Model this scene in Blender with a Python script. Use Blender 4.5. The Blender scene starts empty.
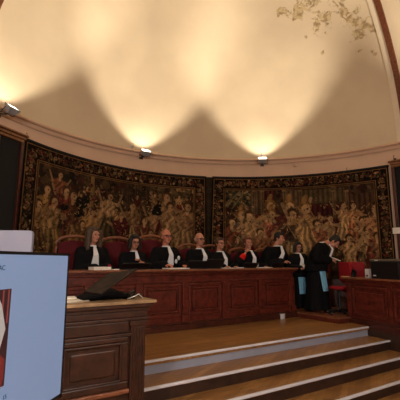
import bpy, bmesh, math, random
import numpy as np
from mathutils import Vector, Matrix, noise
random.seed(7)
C = bpy.context.scene.collection
PI = math.pi
def R(d): return math.radians(d)
def col(r, g, b):   # sRGB 0-255 -> linear
    f = lambda c: (c/255/12.92) if c/255 <= .04045 else ((c/255+.055)/1.055)**2.4
    return (f(r), f(g), f(b), 1)
# ------------------------------------------------------------------ camera
FL = 370.0; PITCH = math.atan(61/FL); CH = 1.18
cp, sp = math.cos(PITCH), math.sin(PITCH)
def ray(x, y):
    v0, v2 = (x-200)/FL, -(y-200)/FL
    return Vector((v0, cp - v2*sp, sp + v2*cp))
O = Vector((0, 0, CH))
def gp(x, y, z):
    r = ray(x, y); return O + r*((z-CH)/r.z)
def yp(x, y, Y):
    r = ray(x, y); return O + r*(Y/r.y)
CX, CY, RW = 1.14, 4.93, 5.0          # centre and radius of the apse
ZC = 3.95                             # cornice height
def cylhit(x, y, rad=RW):
    r = ray(x, y); a = r.x**2+r.y**2; b = -2*(r.x*CX+r.y*CY); k = CX*CX+CY*CY-rad*rad
    t = (-b+math.sqrt(b*b-4*a*k))/2/a
    q = O+r*t
    return math.degrees(math.atan2(q.y-CY, q.x-CX)), q.z
def sphhit(x, y):
    r = ray(x, y); o = O-Vector((CX, CY, ZC)); a = r.dot(r); b = 2*r.dot(o); k = o.dot(o)-RW*RW
    t = (-b+math.sqrt(b*b-4*a*k))/2/a
    return O+r*t
def apse(az, rad, z): return Vector((CX+rad*math.cos(R(az)), CY+rad*math.sin(R(az)), z))
cam = bpy.data.cameras.new('camera'); cam.sensor_width = 36; cam.lens = 36*FL/400; cam.clip_start = .05
co = bpy.data.objects.new('camera', cam); C.objects.link(co)
co.location = O; co.rotation_euler = (PI/2+PITCH, 0, 0); bpy.context.scene.camera = co

# ------------------------------------------------------------------ materials
def mat(name, c, rough=.5, metal=0, spec=.5, emit=None, estr=0, noise_amt=0, nscale=8, bump=0, coat=0):
    m = bpy.data.materials.new(name); m.use_nodes = True
    nt = m.node_tree; b = nt.nodes['Principled BSDF']
    b.inputs['Base Color'].default_value = c; b.inputs['Roughness'].default_value = rough
    b.inputs['Metallic'].default_value = metal; b.inputs['Specular IOR Level'].default_value = spec
    b.inputs['Coat Weight'].default_value = coat
    if emit: b.inputs['Emission Color'].default_value = emit; b.inputs['Emission Strength'].default_value = estr
    if noise_amt or bump:
        tc = nt.nodes.new('ShaderNodeTexCoord'); n = nt.nodes.new('ShaderNodeTexNoise')
        n.inputs['Scale'].default_value = nscale; n.inputs['Detail'].default_value = 5
        nt.links.new(tc.outputs['Object'], n.inputs['Vector'])
        if noise_amt:
            r = nt.nodes.new('ShaderNodeValToRGB')
            r.color_ramp.elements[0].position = .3; r.color_ramp.elements[1].position = .7
            r.color_ramp.elements[0].color = tuple(max(0, v*(1-noise_amt)) for v in c[:3])+(1,)
            r.color_ramp.elements[1].color = tuple(min(1, v*(1+noise_amt)) for v in c[:3])+(1,)
            nt.links.new(n.outputs['Fac'], r.inputs['Fac']); nt.links.new(r.outputs['Color'], b.inputs['Base Color'])
        if bump:
            bp = nt.nodes.new('ShaderNodeBump'); bp.inputs['Strength'].default_value = bump; bp.inputs['Distance'].default_value = .01
            nt.links.new(n.outputs['Fac'], bp.inputs['Height']); nt.links.new(bp.outputs['Normal'], b.inputs['Normal'])
    return m
def wood(name, dark, light, scale=(1, 1, 1), rough=.35, grain=14, planks=None, rotz=0):
    m = bpy.data.materials.new(name); m.use_nodes = True
    nt = m.node_tree; b = nt.nodes['Principled BSDF']; N = nt.nodes.new; L = nt.links.new
    tc = N('ShaderNodeTexCoord'); mp = N('ShaderNodeMapping'); mp.inputs['Scale'].default_value = scale
    mp.inputs['Rotation'].default_value = (0, 0, rotz)
    L(tc.outputs['Object'], mp.inputs['Vector'])
    n = N('ShaderNodeTexNoise'); n.inputs['Scale'].default_value = grain; n.inputs['Detail'].default_value = 6; n.inputs['Distortion'].default_value = .6
    L(mp.outputs['Vector'], n.inputs['Vector'])
    r = N('ShaderNodeValToRGB'); r.color_ramp.elements[0].position = .3; r.color_ramp.elements[1].position = .72
    r.color_ramp.elements[0].color = dark; r.color_ramp.elements[1].color = light
    L(n.outputs['Fac'], r.inputs['Fac']); out = r.outputs['Color']
    if planks:
        mp2 = N('ShaderNodeMapping'); mp2.inputs['Rotation'].default_value = (0, 0, rotz); L(tc.outputs['Object'], mp2.inputs['Vector'])
        br = N('ShaderNodeTexBrick'); br.inputs['Scale'].default_value = 1
        br.inputs['Brick Width'].default_value = planks[0]; br.inputs['Row Height'].default_value = planks[1]
        br.inputs['Mortar Size'].default_value = .0015; br.inputs['Color1'].default_value = (1, 1, 1, 1)
        br.inputs['Color2'].default_value = (.62, .58, .55, 1); br.inputs['Mortar'].default_value = (.2, .15, .12, 1)
        L(mp2.outputs['Vector'], br.inputs['Vector'])
        mx = N('ShaderNodeMix'); mx.data_type = 'RGBA'; mx.blend_type = 'MULTIPLY'; mx.inputs[0].default_value = 1
        L(out, mx.inputs[6]); L(br.outputs['Color'], mx.inputs[7]); out = mx.outputs[2]
    L(out, b.inputs['Base Color']); b.inputs['Roughness'].default_value = rough
    bp = N('ShaderNodeBump'); bp.inputs['Strength'].default_value = .15; bp.inputs['Distance'].default_value = .004
    L(n.outputs['Fac'], bp.inputs['Height']); L(bp.outputs['Normal'], b.inputs['Normal'])
    return m
UA = R(33.2)                          # direction of steps and bench
UA = math.atan2(.538, .843)
M = dict(
 mahog=wood('mahogany', col(62,22,17), col(112,46,34), (1.2, 6, 1.2), .32, 9),
 mahogd=wood('dark_mahogany', col(44,19,13), col(84,37,25), (1.2, 6, 1.2), .4, 9),
 mahogl=wood('worn_mahogany', col(96,52,34), col(150,92,62), (1.2, 6, 6), .4, 9),
 walnut=wood('walnut', col(40,22,15), col(70,39,27), (1.2, 6, 1.2), .4, 8),
 tan=wood('tan_top', col(128,100,72), col(172,140,104), (1, 8, 1), .4, 10),
 frame=wood('frame_wood', col(80,48,28), col(150,98,60), (6, 6, .8), .4, 9),
 rib=wood('rib_wood', col(78,38,20), col(120,66,36), (3, 3, 3), .45, 8),
 floor=wood('oak_floor', col(128,88,46), col(186,138,82), (.7, 9, 1), .34, 6, (1.1, .085), -UA),
 riser=mat('pale_riser', col(150,154,172), .5, noise_amt=.06, nscale=5),
 riserd=wood('dark_riser', col(36,22,16), col(62,38,26), (1, 6, 1), .5, 8),
 metal=mat('nosing_metal', col(222,224,236), .3, .2),
 black=mat('black_cloth', col(15,15,18), .9, spec=.12, noise_amt=.25, nscale=30),
 white=mat('white_cloth', col(225,225,228), .8, noise_amt=.04, nscale=40),
 red=mat('red_velvet', col(86,24,30), .85, spec=.2, noise_amt=.15, nscale=20),
 redb=mat('red_seat', col(140,26,34), .7, spec=.2, noise_amt=.1, nscale=20),
 redc=mat('red_cloth', col(205,28,26), .8, spec=.2),
 blue=mat('light_blue_cloth', col(110,170,205), .7, noise_amt=.12, nscale=20),
 skin=mat('skin', col(186,128,104), .55, noise_amt=.06, nscale=25),
 skinr=mat('ruddy_skin', col(194,122,98), .55, noise_amt=.08, nscale=25),
 lips=mat('lips', col(150,72,66), .5),
 eye=mat('eye', col(30,22,20), .3),
 plastic=mat('black_plastic', col(18,19,22), .35),
 plasticm=mat('dark_plastic', col(30,34,36), .5),
 lid=mat('grey_lid', col(92,84,70), .6, noise_amt=.06),
 paper=mat('paper', col(228,222,212), .8, noise_amt=.03),
 papert=mat('cream_folder', col(190,165,120), .7, noise_amt=.06),
 wplastic=mat('white_plastic', col(205,206,212), .45, noise_amt=.02),
 lavender=mat('pale_casing', col(142,144,166), .5, noise_amt=.03),
 leather=mat('brown_leather', col(44,33,25), .75, spec=.2, noise_amt=.3, nscale=12, bump=.4),
 steel=mat('steel', col(176,178,180), .4, .3),
 steeld=mat('dark_steel', col(60,60,62), .45, .6),
 gold=mat('gilt', col(170,120,60), .4, .4, noise_amt=.2, nscale=20),
 hgrey=mat('hair_grey', col(150,140,130), .7, noise_amt=.2, nscale=60),
 hash_=mat('hair_ash', col(70,54,41), .7, noise_amt=.35, nscale=50),
 hdark=mat('hair_dark', col(22,16,14), .75, noise_amt=.3, nscale=50),
 hbrown=mat('hair_brown', col(78,50,34), .6, noise_amt=.3, nscale=50),
 hred=mat('hair_auburn', col(96,46,32), .6, noise_amt=.3, nscale=50),
 glassf=mat('spectacle_frame', col(20,16,16), .35),
 drape=mat('drape_cloth', col(44,36,26), .95, spec=.1, noise_amt=.4, nscale=7),
 dark=mat('dark_void', col(14,13,12), .9),
 wallp=mat('pink_plaster', col(206,174,150), .85, spec=.15, noise_amt=.04, nscale=2.5, bump=.05),
 pale=mat('pale_plaster', col(222,206,182), .8, spec=.15, noise_amt=.03, nscale=3),
 hall=mat('hall_wall', col(120,92,72), .8, noise_amt=.1, nscale=2),
 globe=mat('fill_globe_glass', (1, .95, .85, 1), .3, emit=(1, .9, .75, 1), estr=3),  # glowing shell of the added fill lamps
 lens=mat('lamp_glass', (1, .9, .75, 1), .3, emit=(1, .88, .7, 1), estr=4),
)
# ------------------------------------------------------------------ mesh builder
class MB:
    def __init__(s): s.v = []; s.f = []
    def add(s, vs, fs, mx=None):
        k = len(s.v)
        for p in vs: s.v.append(tuple(mx @ Vector(p)) if mx is not None else tuple(p))
        for f in fs: s.f.append(tuple(i+k for i in f))
        return s
    def box(s, x0, x1, y0, y1, z0, z1, mx=None):
        vs = [(x, y, z) for z in (z0, z1) for y in (y0, y1) for x in (x0, x1)]
        return s.add(vs, [(0,2,3,1),(4,5,7,6),(0,1,5,4),(2,6,7,3),(0,4,6,2),(1,3,7,5)], mx)
    def prism(s, poly, z0, z1, mx=None):
        n = len(poly); vs = [(x, y, z0) for x, y in poly]+[(x, y, z1) for x, y in poly]
        fs = [tuple(range(n))[::-1], tuple(range(n, 2*n))]+[(i, (i+1)%n, n+(i+1)%n, n+i) for i in range(n)]
        return s.add(vs, fs, mx)
    def rings(s, rings, closed=True, cap=True, mx=None):
        n = len(rings[0]); vs = [p for r in rings for p in r]; fs = []
        for i in range(len(rings)-1):
            for j in range(n if closed else n-1):
                a, b = i*n+j, i*n+(j+1)%n; fs.append((a, b, b+n, a+n))
        if cap: fs += [tuple(range(n))[::-1], tuple(range((len(rings)-1)*n, len(rings)*n))]
        return s.add(vs, fs, mx)
    def lathe(s, prof, c=(0,0,0), n=20, mx=None):
        rs = [[(c[0]+r*math.cos(2*PI*k/n), c[1]+r*math.sin(2*PI*k/n), c[2]+z) for k in range(n)] for r, z in prof]
        return s.rings(rs, mx=mx)
    def loft(s, secs, n=20, mx=None):      # (cx,cy,z,rx,ry)
        rs = [[(cx+rx*math.cos(2*PI*k/n), cy+ry*math.sin(2*PI*k/n), z) for k in range(n)] for cx, cy, z, rx, ry in secs]
        return s.rings(rs, mx=mx)
    def tube(s, pts, r, n=8, mx=None):
        pts = [Vector(p) for p in pts]; rr = r if isinstance(r, (list, tuple)) else [r]*len(pts); rs = []
        ref = Vector((0, 0, 1))
        d0 = (pts[-1]-pts[0]).normalized() if (pts[-1]-pts[0]).length > 0 else Vector((1,0,0))
        if abs(d0.z) > .9: ref = Vector((1, 0, 0))
        for i, p in enumerate(pts):
            d = (pts[min(i+1, len(pts)-1)]-pts[max(i-1, 0)]).normalized()
            a = d.cross(ref)
            a = a.normalized() if a.length > 1e-4 else Vector((0,1,0)); b = d.cross(a)
            rs.append([tuple(p+(a*math.cos(2*PI*k/n)+b*math.sin(2*PI*k/n))*rr[i]) for k in range(n)])
        return s.rings(rs, mx=mx)
    def ell(s, c, r, n=14, m=9, mx=None, rot=None):
        vs = []; fs = []
        rr = r if isinstance(r, (list, tuple)) else (r, r, r)
        for i in range(1, m):
            t = PI*i/m
            for j in range(n):
                a = 2*PI*j/n; p = Vector((rr[0]*math.sin(t)*math.cos(a), rr[1]*math.sin(t)*math.sin(a), rr[2]*math.cos(t)))
                if rot: p = rot @ p
                vs.append(p+Vector(c))
        k = len(vs); t0 = Vector((0,0,rr[2])); t1 = -t0
        if rot: t0 = rot @ t0; t1 = rot @ t1
        vs += [t0+Vector(c), t1+Vector(c)]
        for i in range(m-2):
            for j in range(n): a, b = i*n+j, i*n+(j+1)%n; fs.append((a, a+n, b+n, b))
        for j in range(n): fs.append((k, j, (j+1)%n)); fs.append((k+1, (m-2)*n+(j+1)%n, (m-2)*n+j))
        return s.add(vs, fs, mx)
    def cap(s, a, b, ra, rb, n=12):        # tapered capsule
        a, b = Vector(a), Vector(b); d = (b-a); L = d.length
        if L < 1e-5: return s.ell(a, ra)
        d.normalize(); q = Vector((0,0,1)).rotation_difference(d).to_matrix(); rs = []
        for i in range(1, 5): t = PI/2*i/4; rs.append((-math.cos(t)*ra, math.sin(t)*ra))
        for i in range(0, 4): t = PI/2*i/4; rs.append((L+math.sin(t)*rb, math.cos(t)*rb))
        return s.rings([[tuple(a+q@Vector((r*math.cos(2*PI*k/n), r*math.sin(2*PI*k/n), h))) for k in range(n)] for h, r in rs])
    def build(s, name, m, parent=None, smooth=False, bevel=0, remesh=0, loc=None, dec=0):
        me = bpy.data.meshes.new(name); me.from_pydata(s.v, [], s.f); me.update()
        bm = bmesh.new(); bm.from_mesh(me); bmesh.ops.recalc_face_normals(bm, faces=bm.faces); bm.to_mesh(me); bm.free()
        me.materials.append(m)
        o = bpy.data.objects.new(name, me); C.objects.link(o)
        if remesh:
            md = o.modifiers.new('r', 'REMESH'); md.mode = 'VOXEL'; md.voxel_size = remesh
            sm = o.modifiers.new('s', 'SMOOTH'); sm.factor = .5; sm.iterations = 2
            if dec: dm = o.modifiers.new('d', 'DECIMATE'); dm.ratio = dec
            dg = bpy.context.evaluated_depsgraph_get(); me2 = bpy.data.meshes.new_from_object(o.evaluated_get(dg))
            o.modifiers.clear(); o.data = me2; bpy.data.meshes.remove(me); me = me2; me.name = name
            if not me.materials: me.materials.append(m)
            smooth = True
        if smooth:
            for p in me.polygons: p.use_smooth = True
        if bevel:
            md = o.modifiers.new('bevel', 'BEVEL'); md.width = bevel; md.segments = 2; md.limit_method = 'ANGLE'
        if parent: o.parent = parent
        if loc is not None: o.location = loc
        return o
def thing(name, label, cat, loc=(0,0,0), rz=0, group=None):
    o = bpy.data.objects.new(name, None); C.objects.link(o); o.location = loc; o.rotation_euler = (0, 0, rz)
    o['label'] = label; o['category'] = cat
    if group: o['group'] = group
    return o
def tag(o, label, cat, group=None):
    o['label'] = label; o['category'] = cat
    if group: o['group'] = group
    return o
def struct(o): o['kind'] = 'structure'; return o

# ================================================================== ROOM
HF = -.62                              # level of the hall floor
XL, XR, YB = -4.6, 7.4, -5.0
# dome with peeling paint
def dome_mat():
    m = bpy.data.materials.new('dome_plaster'); m.use_nodes = True; nt = m.node_tree; N = nt.nodes.new; L = nt.links.new
    b = nt.nodes['Principled BSDF']; b.inputs['Roughness'].default_value = .9; b.inputs['Specular IOR Level'].default_value = .1
    tc = N('ShaderNodeTexCoord')
    n = N('ShaderNodeTexNoise'); n.inputs['Scale'].default_value = .9; n.inputs['Detail'].default_value = 4; L(tc.outputs['Object'], n.inputs['Vector'])
    base = N('ShaderNodeValToRGB'); base.color_ramp.elements[0].position = .35; base.color_ramp.elements[1].position = .65
    base.color_ramp.elements[0].color = col(206,187,160); base.color_ramp.elements[1].color = col(217,199,170)
    L(n.outputs['Fac'], base.inputs['Fac'])
    nw = N('ShaderNodeTexNoise'); nw.inputs['Scale'].default_value = 5; nw.inputs['Detail'].default_value = 6; nw.inputs['Roughness'].default_value = .65
    L(tc.outputs['Object'], nw.inputs['Vector']); nw.inputs['Distortion'].default_value = 1.2
    prev = None
    blobs = [(279,13,.10),(284,11,.11),(290,11,.07),(296,10,.09),(298,16,.09),(303,5,.16),(310,2,.18),(318,22,.12),(320,27,.13),(324,20,.1),(327,15,.09),(326,26,.08),
             (340,6,.12),(345,13,.11),(350,18,.11),(356,10,.08),(354,24,.11),(360,30,.17),(365,26,.13),(357,34,.12),(371,27,.09),(376,28,.06),(359,19,.08),(340,-3,.2),
             (307,37,.04),(322,52,.035),(359,50,.045),(371,51,.035),(375,54,.03)]
    for x, y, r in blobs:
        q = sphhit(x, y)-Vector((CX, CY, ZC))
        d = N('ShaderNodeVectorMath'); d.operation = 'DISTANCE'; d.inputs[1].default_value = q; L(tc.outputs['Object'], d.inputs[0])
        mr = N('ShaderNodeMapRange'); mr.inputs['From Min'].default_value = r*2.2; mr.inputs['From Max'].default_value = 0
        L(d.outputs['Value'], mr.inputs['Value'])
        if prev is None: prev = mr.outputs['Result']
        else:
            mx = N('ShaderNodeMath'); mx.operation = 'MAXIMUM'; L(prev, mx.inputs[0]); L(mr.outputs['Result'], mx.inputs[1]); prev = mx.outputs[0]
    a = N('ShaderNodeMath'); a.operation = 'MULTIPLY_ADD'; L(nw.outputs['Fac'], a.inputs[0]); a.inputs[1].default_value = 4.6; L(prev, a.inputs[2])
    th = N('ShaderNodeMapRange'); th.inputs['From Min'].default_value = 2.82; th.inputs['From Max'].default_value = 3.08; L(a.outputs[0], th.inputs['Value'])
    gate = N('ShaderNodeMath'); gate.operation = 'GREATER_THAN'; gate.inputs[1].default_value = .04; L(prev, gate.inputs[0])
    mm = N('ShaderNodeMath'); mm.operation = 'MULTIPLY'; mm.use_clamp = True; L(th.outputs['Result'], mm.inputs[0]); L(gate.outputs[0], mm.inputs[1])
    n3 = N('ShaderNodeTexNoise'); n3.inputs['Scale'].default_value = 11; L(tc.outputs['Object'], n3.inputs['Vector'])
    pc = N('ShaderNodeValToRGB'); pc.color_ramp.elements[0].position = .4; pc.color_ramp.elements[1].position = .62
    pc.color_ramp.elements[0].color = col(136,110,74); pc.color_ramp.elements[1].color = col(194,172,128); L(n3.outputs['Fac'], pc.inputs['Fac'])
    mix = N('ShaderNodeMix'); mix.data_type = 'RGBA'; mf = N('ShaderNodeMath'); mf.operation = 'MULTIPLY'; mf.inputs[1].default_value = .8; L(mm.outputs[0], mf.inputs[0]); L(mf.outputs[0], mix.inputs[0]); L(base.outputs['Color'], mix.inputs[6]); L(pc.outputs['Color'], mix.inputs[7])
    L(mix.outputs[2], b.inputs['Base Color'])
    bp = N('ShaderNodeBump'); bp.inputs['Strength'].default_value = .3; bp.inputs['Distance'].default_value = .02
    L(mm.outputs[0], bp.inputs['Height']); L(bp.outputs['Normal'], b.inputs['Normal'])
    return m
mb = MB(); rs = []
for i in range(0, 49):
    t = PI/2*i/48; r = max(RW*math.cos(t), .01)
    rs.append([(r*math.cos(2*PI*k/128), r*math.sin(2*PI*k/128), RW*math.sin(t)) for k in range(128)])
mb.rings(rs, cap=False)
struct(mb.build('ceiling', dome_mat(), smooth=True, loc=(CX, CY, ZC)))
# flat hall ceiling around the rim of the dome
mb = MB(); n = 128
rim = [(CX+(RW+.001)*math.cos(2*PI*k/n), CY+(RW+.001)*math.sin(2*PI*k/n)) for k in range(n)]
def boxpt(a):
    c, s_ = math.cos(a), math.sin(a); t = 1e9
    if c > 1e-9: t = min(t, (XR-CX)/c)
    if c < -1e-9: t = min(t, (XL-CX)/c)
    if s_ > 1e-9: t = min(t, (10.4-CY)/s_)
    if s_ < -1e-9: t = min(t, (YB-CY)/s_)
    return (CX+c*t, CY+s_*t)
angs = [2*PI*k/n for k in range(n)]
outr = [boxpt(a) for a in angs]
mb.rings([[(x, y, ZC) for x, y in rim], [(x, y, ZC) for x, y in outr]], cap=False)
for cxr, cyr in ((XR, 10.4), (XL, 10.4), (XL, YB), (XR, YB)):
    a = math.atan2(cyr-CY, cxr-CX) % (2*PI); k = int(a/(2*PI/n)); p, q = outr[k % n], outr[(k+1) % n]
    mb.add([(p[0], p[1], ZC), (q[0], q[1], ZC), (cxr, cyr, ZC)], [(0, 1, 2)])
struct(mb.build('ceiling', M['pale']))
# apse wall, hall walls
def arcwall(a0, a1, r0, r1, z0, z1, n=90):
    mb = MB(); rs = []
    for i in range(n+1):
        a = a0+(a1-a0)*i/n
        rs.append([apse(a, r0, z0), apse(a, r1, z0), apse(a, r1, z1), apse(a, r0, z1)])
    return mb.rings([[tuple(p) for p in r] for r in rs])
struct(arcwall(16, 184, RW, RW+.15, HF, ZC).build('wall_apse', M['wallp'], smooth=False))
p0 = apse(16, RW, 0); p1 = apse(184, RW, 0)
struct(MB().box(p1.x-.15, p1.x, YB, p1.y+.1, HF, ZC).build('wall_left', M['hall']))
struct(MB().box(p0.x, p0.x+.15, YB, p0.y+.1, HF, ZC).build('wall_right', M['hall']))
struct(MB().box(XL, XR, YB-.15, YB, HF, ZC).build('wall_back', M['hall']))
struct(MB().box(XL, XR, YB, 10.4, HF-.1, HF).build('floor', M['floor']))
# cornice mouldings and string line
def moulding(prof, a0=16.5, a1=183.5, n=110):     # prof: (inset, z)
    mb = MB()
    mb.rings([[tuple(apse(a0+(a1-a0)*i/n, RW-q, z)) for q, z in prof] for i in range(n+1)])
    return mb
struct(moulding([(-.01, ZC-.05), (.05, ZC-.05), (.07, ZC-.025), (.05, ZC), (.03, ZC+.02), (-.01, ZC+.02)]).build('trim_1', M['wallp']))
struct(moulding([(-.01, ZC-.15), (.03, ZC-.15), (.045, ZC-.12), (.02, ZC-.105), (-.01, ZC-.105)]).build('trim_2', M['wallp']))
# meridian rib: brown timber and pale fillet
def rib(az, w0, w1, dep):
    mb = MB(); d = Vector((-math.sin(R(az)), math.cos(R(az)), 0)); rs = []
    for i in range(61):
        t = R(89)*i/60
        out = Vector((math.cos(R(az))*math.cos(t), math.sin(R(az))*math.cos(t), math.sin(t)))
        rs.append([tuple(Vector((CX, CY, ZC))+out*(RW-q)+d*w) for q, w in ((-.02, w0), (dep, w0), (dep, w1), (-.02, w1))])
    return mb.rings(rs)
struct(rib(42.4, -.06, .06, .06).build('trim_3', M['rib']))
struct(rib(42.4, .06, .20, .03).build('trim_4', M['pale']))
struct(rib(170, -.06, .06, .06).build('trim_5', M['rib']))
# timber wainscot behind the bench
mb = arcwall(48, 155, RW-.03, RW, 0, .92)
struct(mb.build('baseboard_apse', M['mahogd']))

# ------------------------------------------------------------------ dais and steps
u = Vector((math.cos(UA), math.sin(UA), 0)); nb = Vector((-math.sin(UA), math.cos(UA), 0))
N1 = gp(146, 361.5, 0)
def inbound(p): return p
end1, end2 = gp(365, 326, 0), gp(386, 339, -.15)
dend = (end2-end1); dend.z = 0; dend.normalize()           # line on which the steps end (plinth of right desk)
def edge_end(k):   # right end of the k-th nosing
    return end1+dend*(k*(.385/abs(dend.dot(nb)))*1.0)
TREAD = .385*1.0
LEFT = 2.6
T = [0, -.158, -.316, -.474]
# tread depth from the photograph
N2 = gp(146, 389, T[1]); N3 = gp(231, 400, T[2]); N4 = gp(340, 400, T[3])
offs = [0, (N2-N1).dot(nb), (N3-N1).dot(nb), (N4-N1).dot(nb)]
print('step offsets', [round(o, 3) for o in offs])
def line_pt(off, s): return N1+nb*off+u*s
def s_end(off):
    # intersect step line with the end line
    # N1+nb*off+u*s = end1+dend*q
    a = end1-N1-nb*off
    det = u.x*(-dend.y)+dend.x*u.y
    s_ = (a.x*(-dend.y)+dend.x*a.y)/det
    return s_
# dais floor: polygon behind N1 to the apse wall
pl = line_pt(0, -LEFT); pr = line_pt(0, s_end(0)); pr2 = line_pt(0, s_end(0)+3.0)
arc = [apse(a, RW, 0) for a in np.linspace(20, 178, 60)]
arc = [p for p in arc if (p-N1).dot(nb) > .05 and p.y > 4.0]
poly = [(pl.x, pl.y), (pr2.x, pr2.y)]+[(p.x, p.y) for p in arc]
mb = MB(); mb.prism(poly, -.05, 0)
struct(mb.build('floor_dais', M['floor']))
steps = thing('dais_steps', 'broad polished oak steps with bright metal nosings rising to the dais', 'steps', (N1.x, N1.y, 0), UA)
for k in range(4):
    sE = s_end(offs[k]); zt = T[k]; zb = T[k+1] if k < 3 else HF
    y0 = offs[k]; ynext = offs[k-1] if k else None
    if k:
        sE2 = s_end(offs[k-1])
        mb = MB(); mb.prism([(-.3, y0), (sE, y0), (sE2, ynext+.02), (-.3, ynext+.02)], zt-.03, zt)
        tr = mb.build('tread', M['floor'], steps)
    LL = -.3 if k else -LEFT
    mb = MB(); mb.box(LL, sE, y0+.02, y0+.04, zb, zt-.03 if k else zt-.045)
    rz = mb.build('riser', M['riser'] if k == 0 else M['riserd'], steps)  # top riser is paler and bluer than the lower ones
    if k == 0: rz['label'] = 'pale grey top riser'
    mb = MB(); mb.rings([[(x, y, z) for y, z in ((y0+.022, zt+.001), (y0+.022, zt+.006), (y0-.004, zt+.006), (y0-.012, zt-.004), (y0-.012, zt-.02), (y0-.004, zt-.022), (y0-.004, zt+.001))] for x in (LL, sE)])
    mb.build('nosing', M['metal'], steps)

wd = MB().box(-LEFT, -.31, .03, .06, HF, -.16).build('wall_dais', M['riserd']); wd.location = (N1.x, N1.y, 0); wd.rotation_euler = (0, 0, UA); struct(wd)
# low step beside the bench and podium under judges
BO = gp(145, 334, 0)                       # reference on bench foot
def bl(px, off=0.0, z=0.0): pass
bench = thing('judges_bench', 'long mahogany judges bench with raised panels facing the steps', 'bench', (BO.x, BO.y, 0), UA)
B0, B1 = -1.75, 3.48
H = 1.035
M_ = M['mahog']
mb = MB(); mb.box(B0, B1, .02, .05, .10, .94); mb.box(B0, B0+.03, .05, .6, .0, .94); mb.box(B1-.03, B1, .05, .6, .0, .94)
mb.build('body', M_, bench)
mb = MB(); mb.box(B0-.04, B1+.04, -.05, .05, 0, .10); mb.box(B0-.03, B1+.03, -.035, .05, .10, .125); mb.box(B1, B1+.04, .05, .6, 0, .1)
mb.build('plinth', M['mahogd'], bench, bevel=.006)
mb = MB(); mb.box(B0-.07, B1+.07, -.09, .66, H-.035, H)
mb.build('top', M['mahogl'], bench, bevel=.008)
mb = MB(); mb.box(B0-.05, B1+.05, -.06, .1, H-.065, H-.035); mb.box(B0-.02, B1+.02, -.025, .1, H-.10, H-.065)
mb.box(B0-.01, B1+.01, -.012, .05, .80, .83)
mb.build('cornice', M_, bench, bevel=.006)
stl = [-1.75, -.96, -.12, .76, 1.63, 2.53, 3.48]
for i, sx in enumerate(stl):
    w = .06 if 0 < i < len(stl)-1 else .05
    cx = sx+(.05 if i == 0 else -.05 if i == len(stl)-1 else 0)
    mb = MB(); mb.box(cx-w, cx+w, -.02, .03, .22, .80); mb.box(cx-w-.015, cx+w+.015, -.04, .03, .125, .24)
    mb.build('pilaster', M_, bench, bevel=.006)
for a, b in zip(stl[:-1], stl[1:]):
    x0, x1 = a+.08, b-.08
    mb = MB()
    for (p, q, r_, s_) in ((x0, x1, .22, .27), (x0, x1, .74, .79), (x0, x0+.05, .27, .74), (x1-.05, x1, .27, .74)): mb.box(p, q, 0, .03, r_, s_)
    mb.box(x0+.10, x1-.10, -.002, .03, .345, .665)
    pn = mb.build('panel', M_, bench, bevel=.012)
    mb = MB()
    z0, z1 = .30, .71
    for (p, q, r_, s_) in ((x0+.07, x1-.07, z0, z0+.022), (x0+.07, x1-.07, z1-.022, z1)): mb.box(p, q, -.014, .02, r_, s_)
    mb.box(x0+.07, x0+.092, -.014, .02, z0, z1); mb.box(x1-.092, x1-.07, -.014, .02, z0, z1)
    mb.build('panel_moulding', M_, pn, bevel=.007)
PZ = .30
pod = thing('podium', 'dark raised podium behind the long judges bench', 'platform', (BO.x, BO.y, 0), UA)
mb = MB(); mb.box(B0, B1-.05, .08, 1.45, 0, PZ-.02); mb.build('base', M['mahogd'], pod)
mb = MB(); mb.box(B0, B1-.05, .06, 1.47, PZ-.02, PZ); mb.build('deck', M['mahogd'], pod)
SZ = .10
q0 = gp(299, 312.5, SZ); q1 = gp(338.5, 318.5, SZ)
low = thing('low_step', 'low worn mahogany step between the judges bench and the clerk desk', 'step')
ex = (q1-q0); ex.z = 0; ex.normalize()
ey = Vector((-ex.y, ex.x, 0))
qb0 = q0-ex*.25
pA, pB = qb0, q1
pC = pB+ey*1.5; pD = pA+ey*1.5
mb = MB(); mb.prism([(p.x, p.y) for p in (pA, pB, pC, pD)], 0.0, SZ-.02); mb.build('base', M['mahog'], low)
def outp(p, d): return (p.x+d.x, p.y+d.y)
mb = MB(); mb.prism([outp(pA, -ey*.02), outp(pB, -ey*.02+ex*.02), outp(pC, ex*.02), outp(pD, ey*0)], SZ-.02, SZ+.001); mb.build('tread', M['mahogl'], low)

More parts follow.
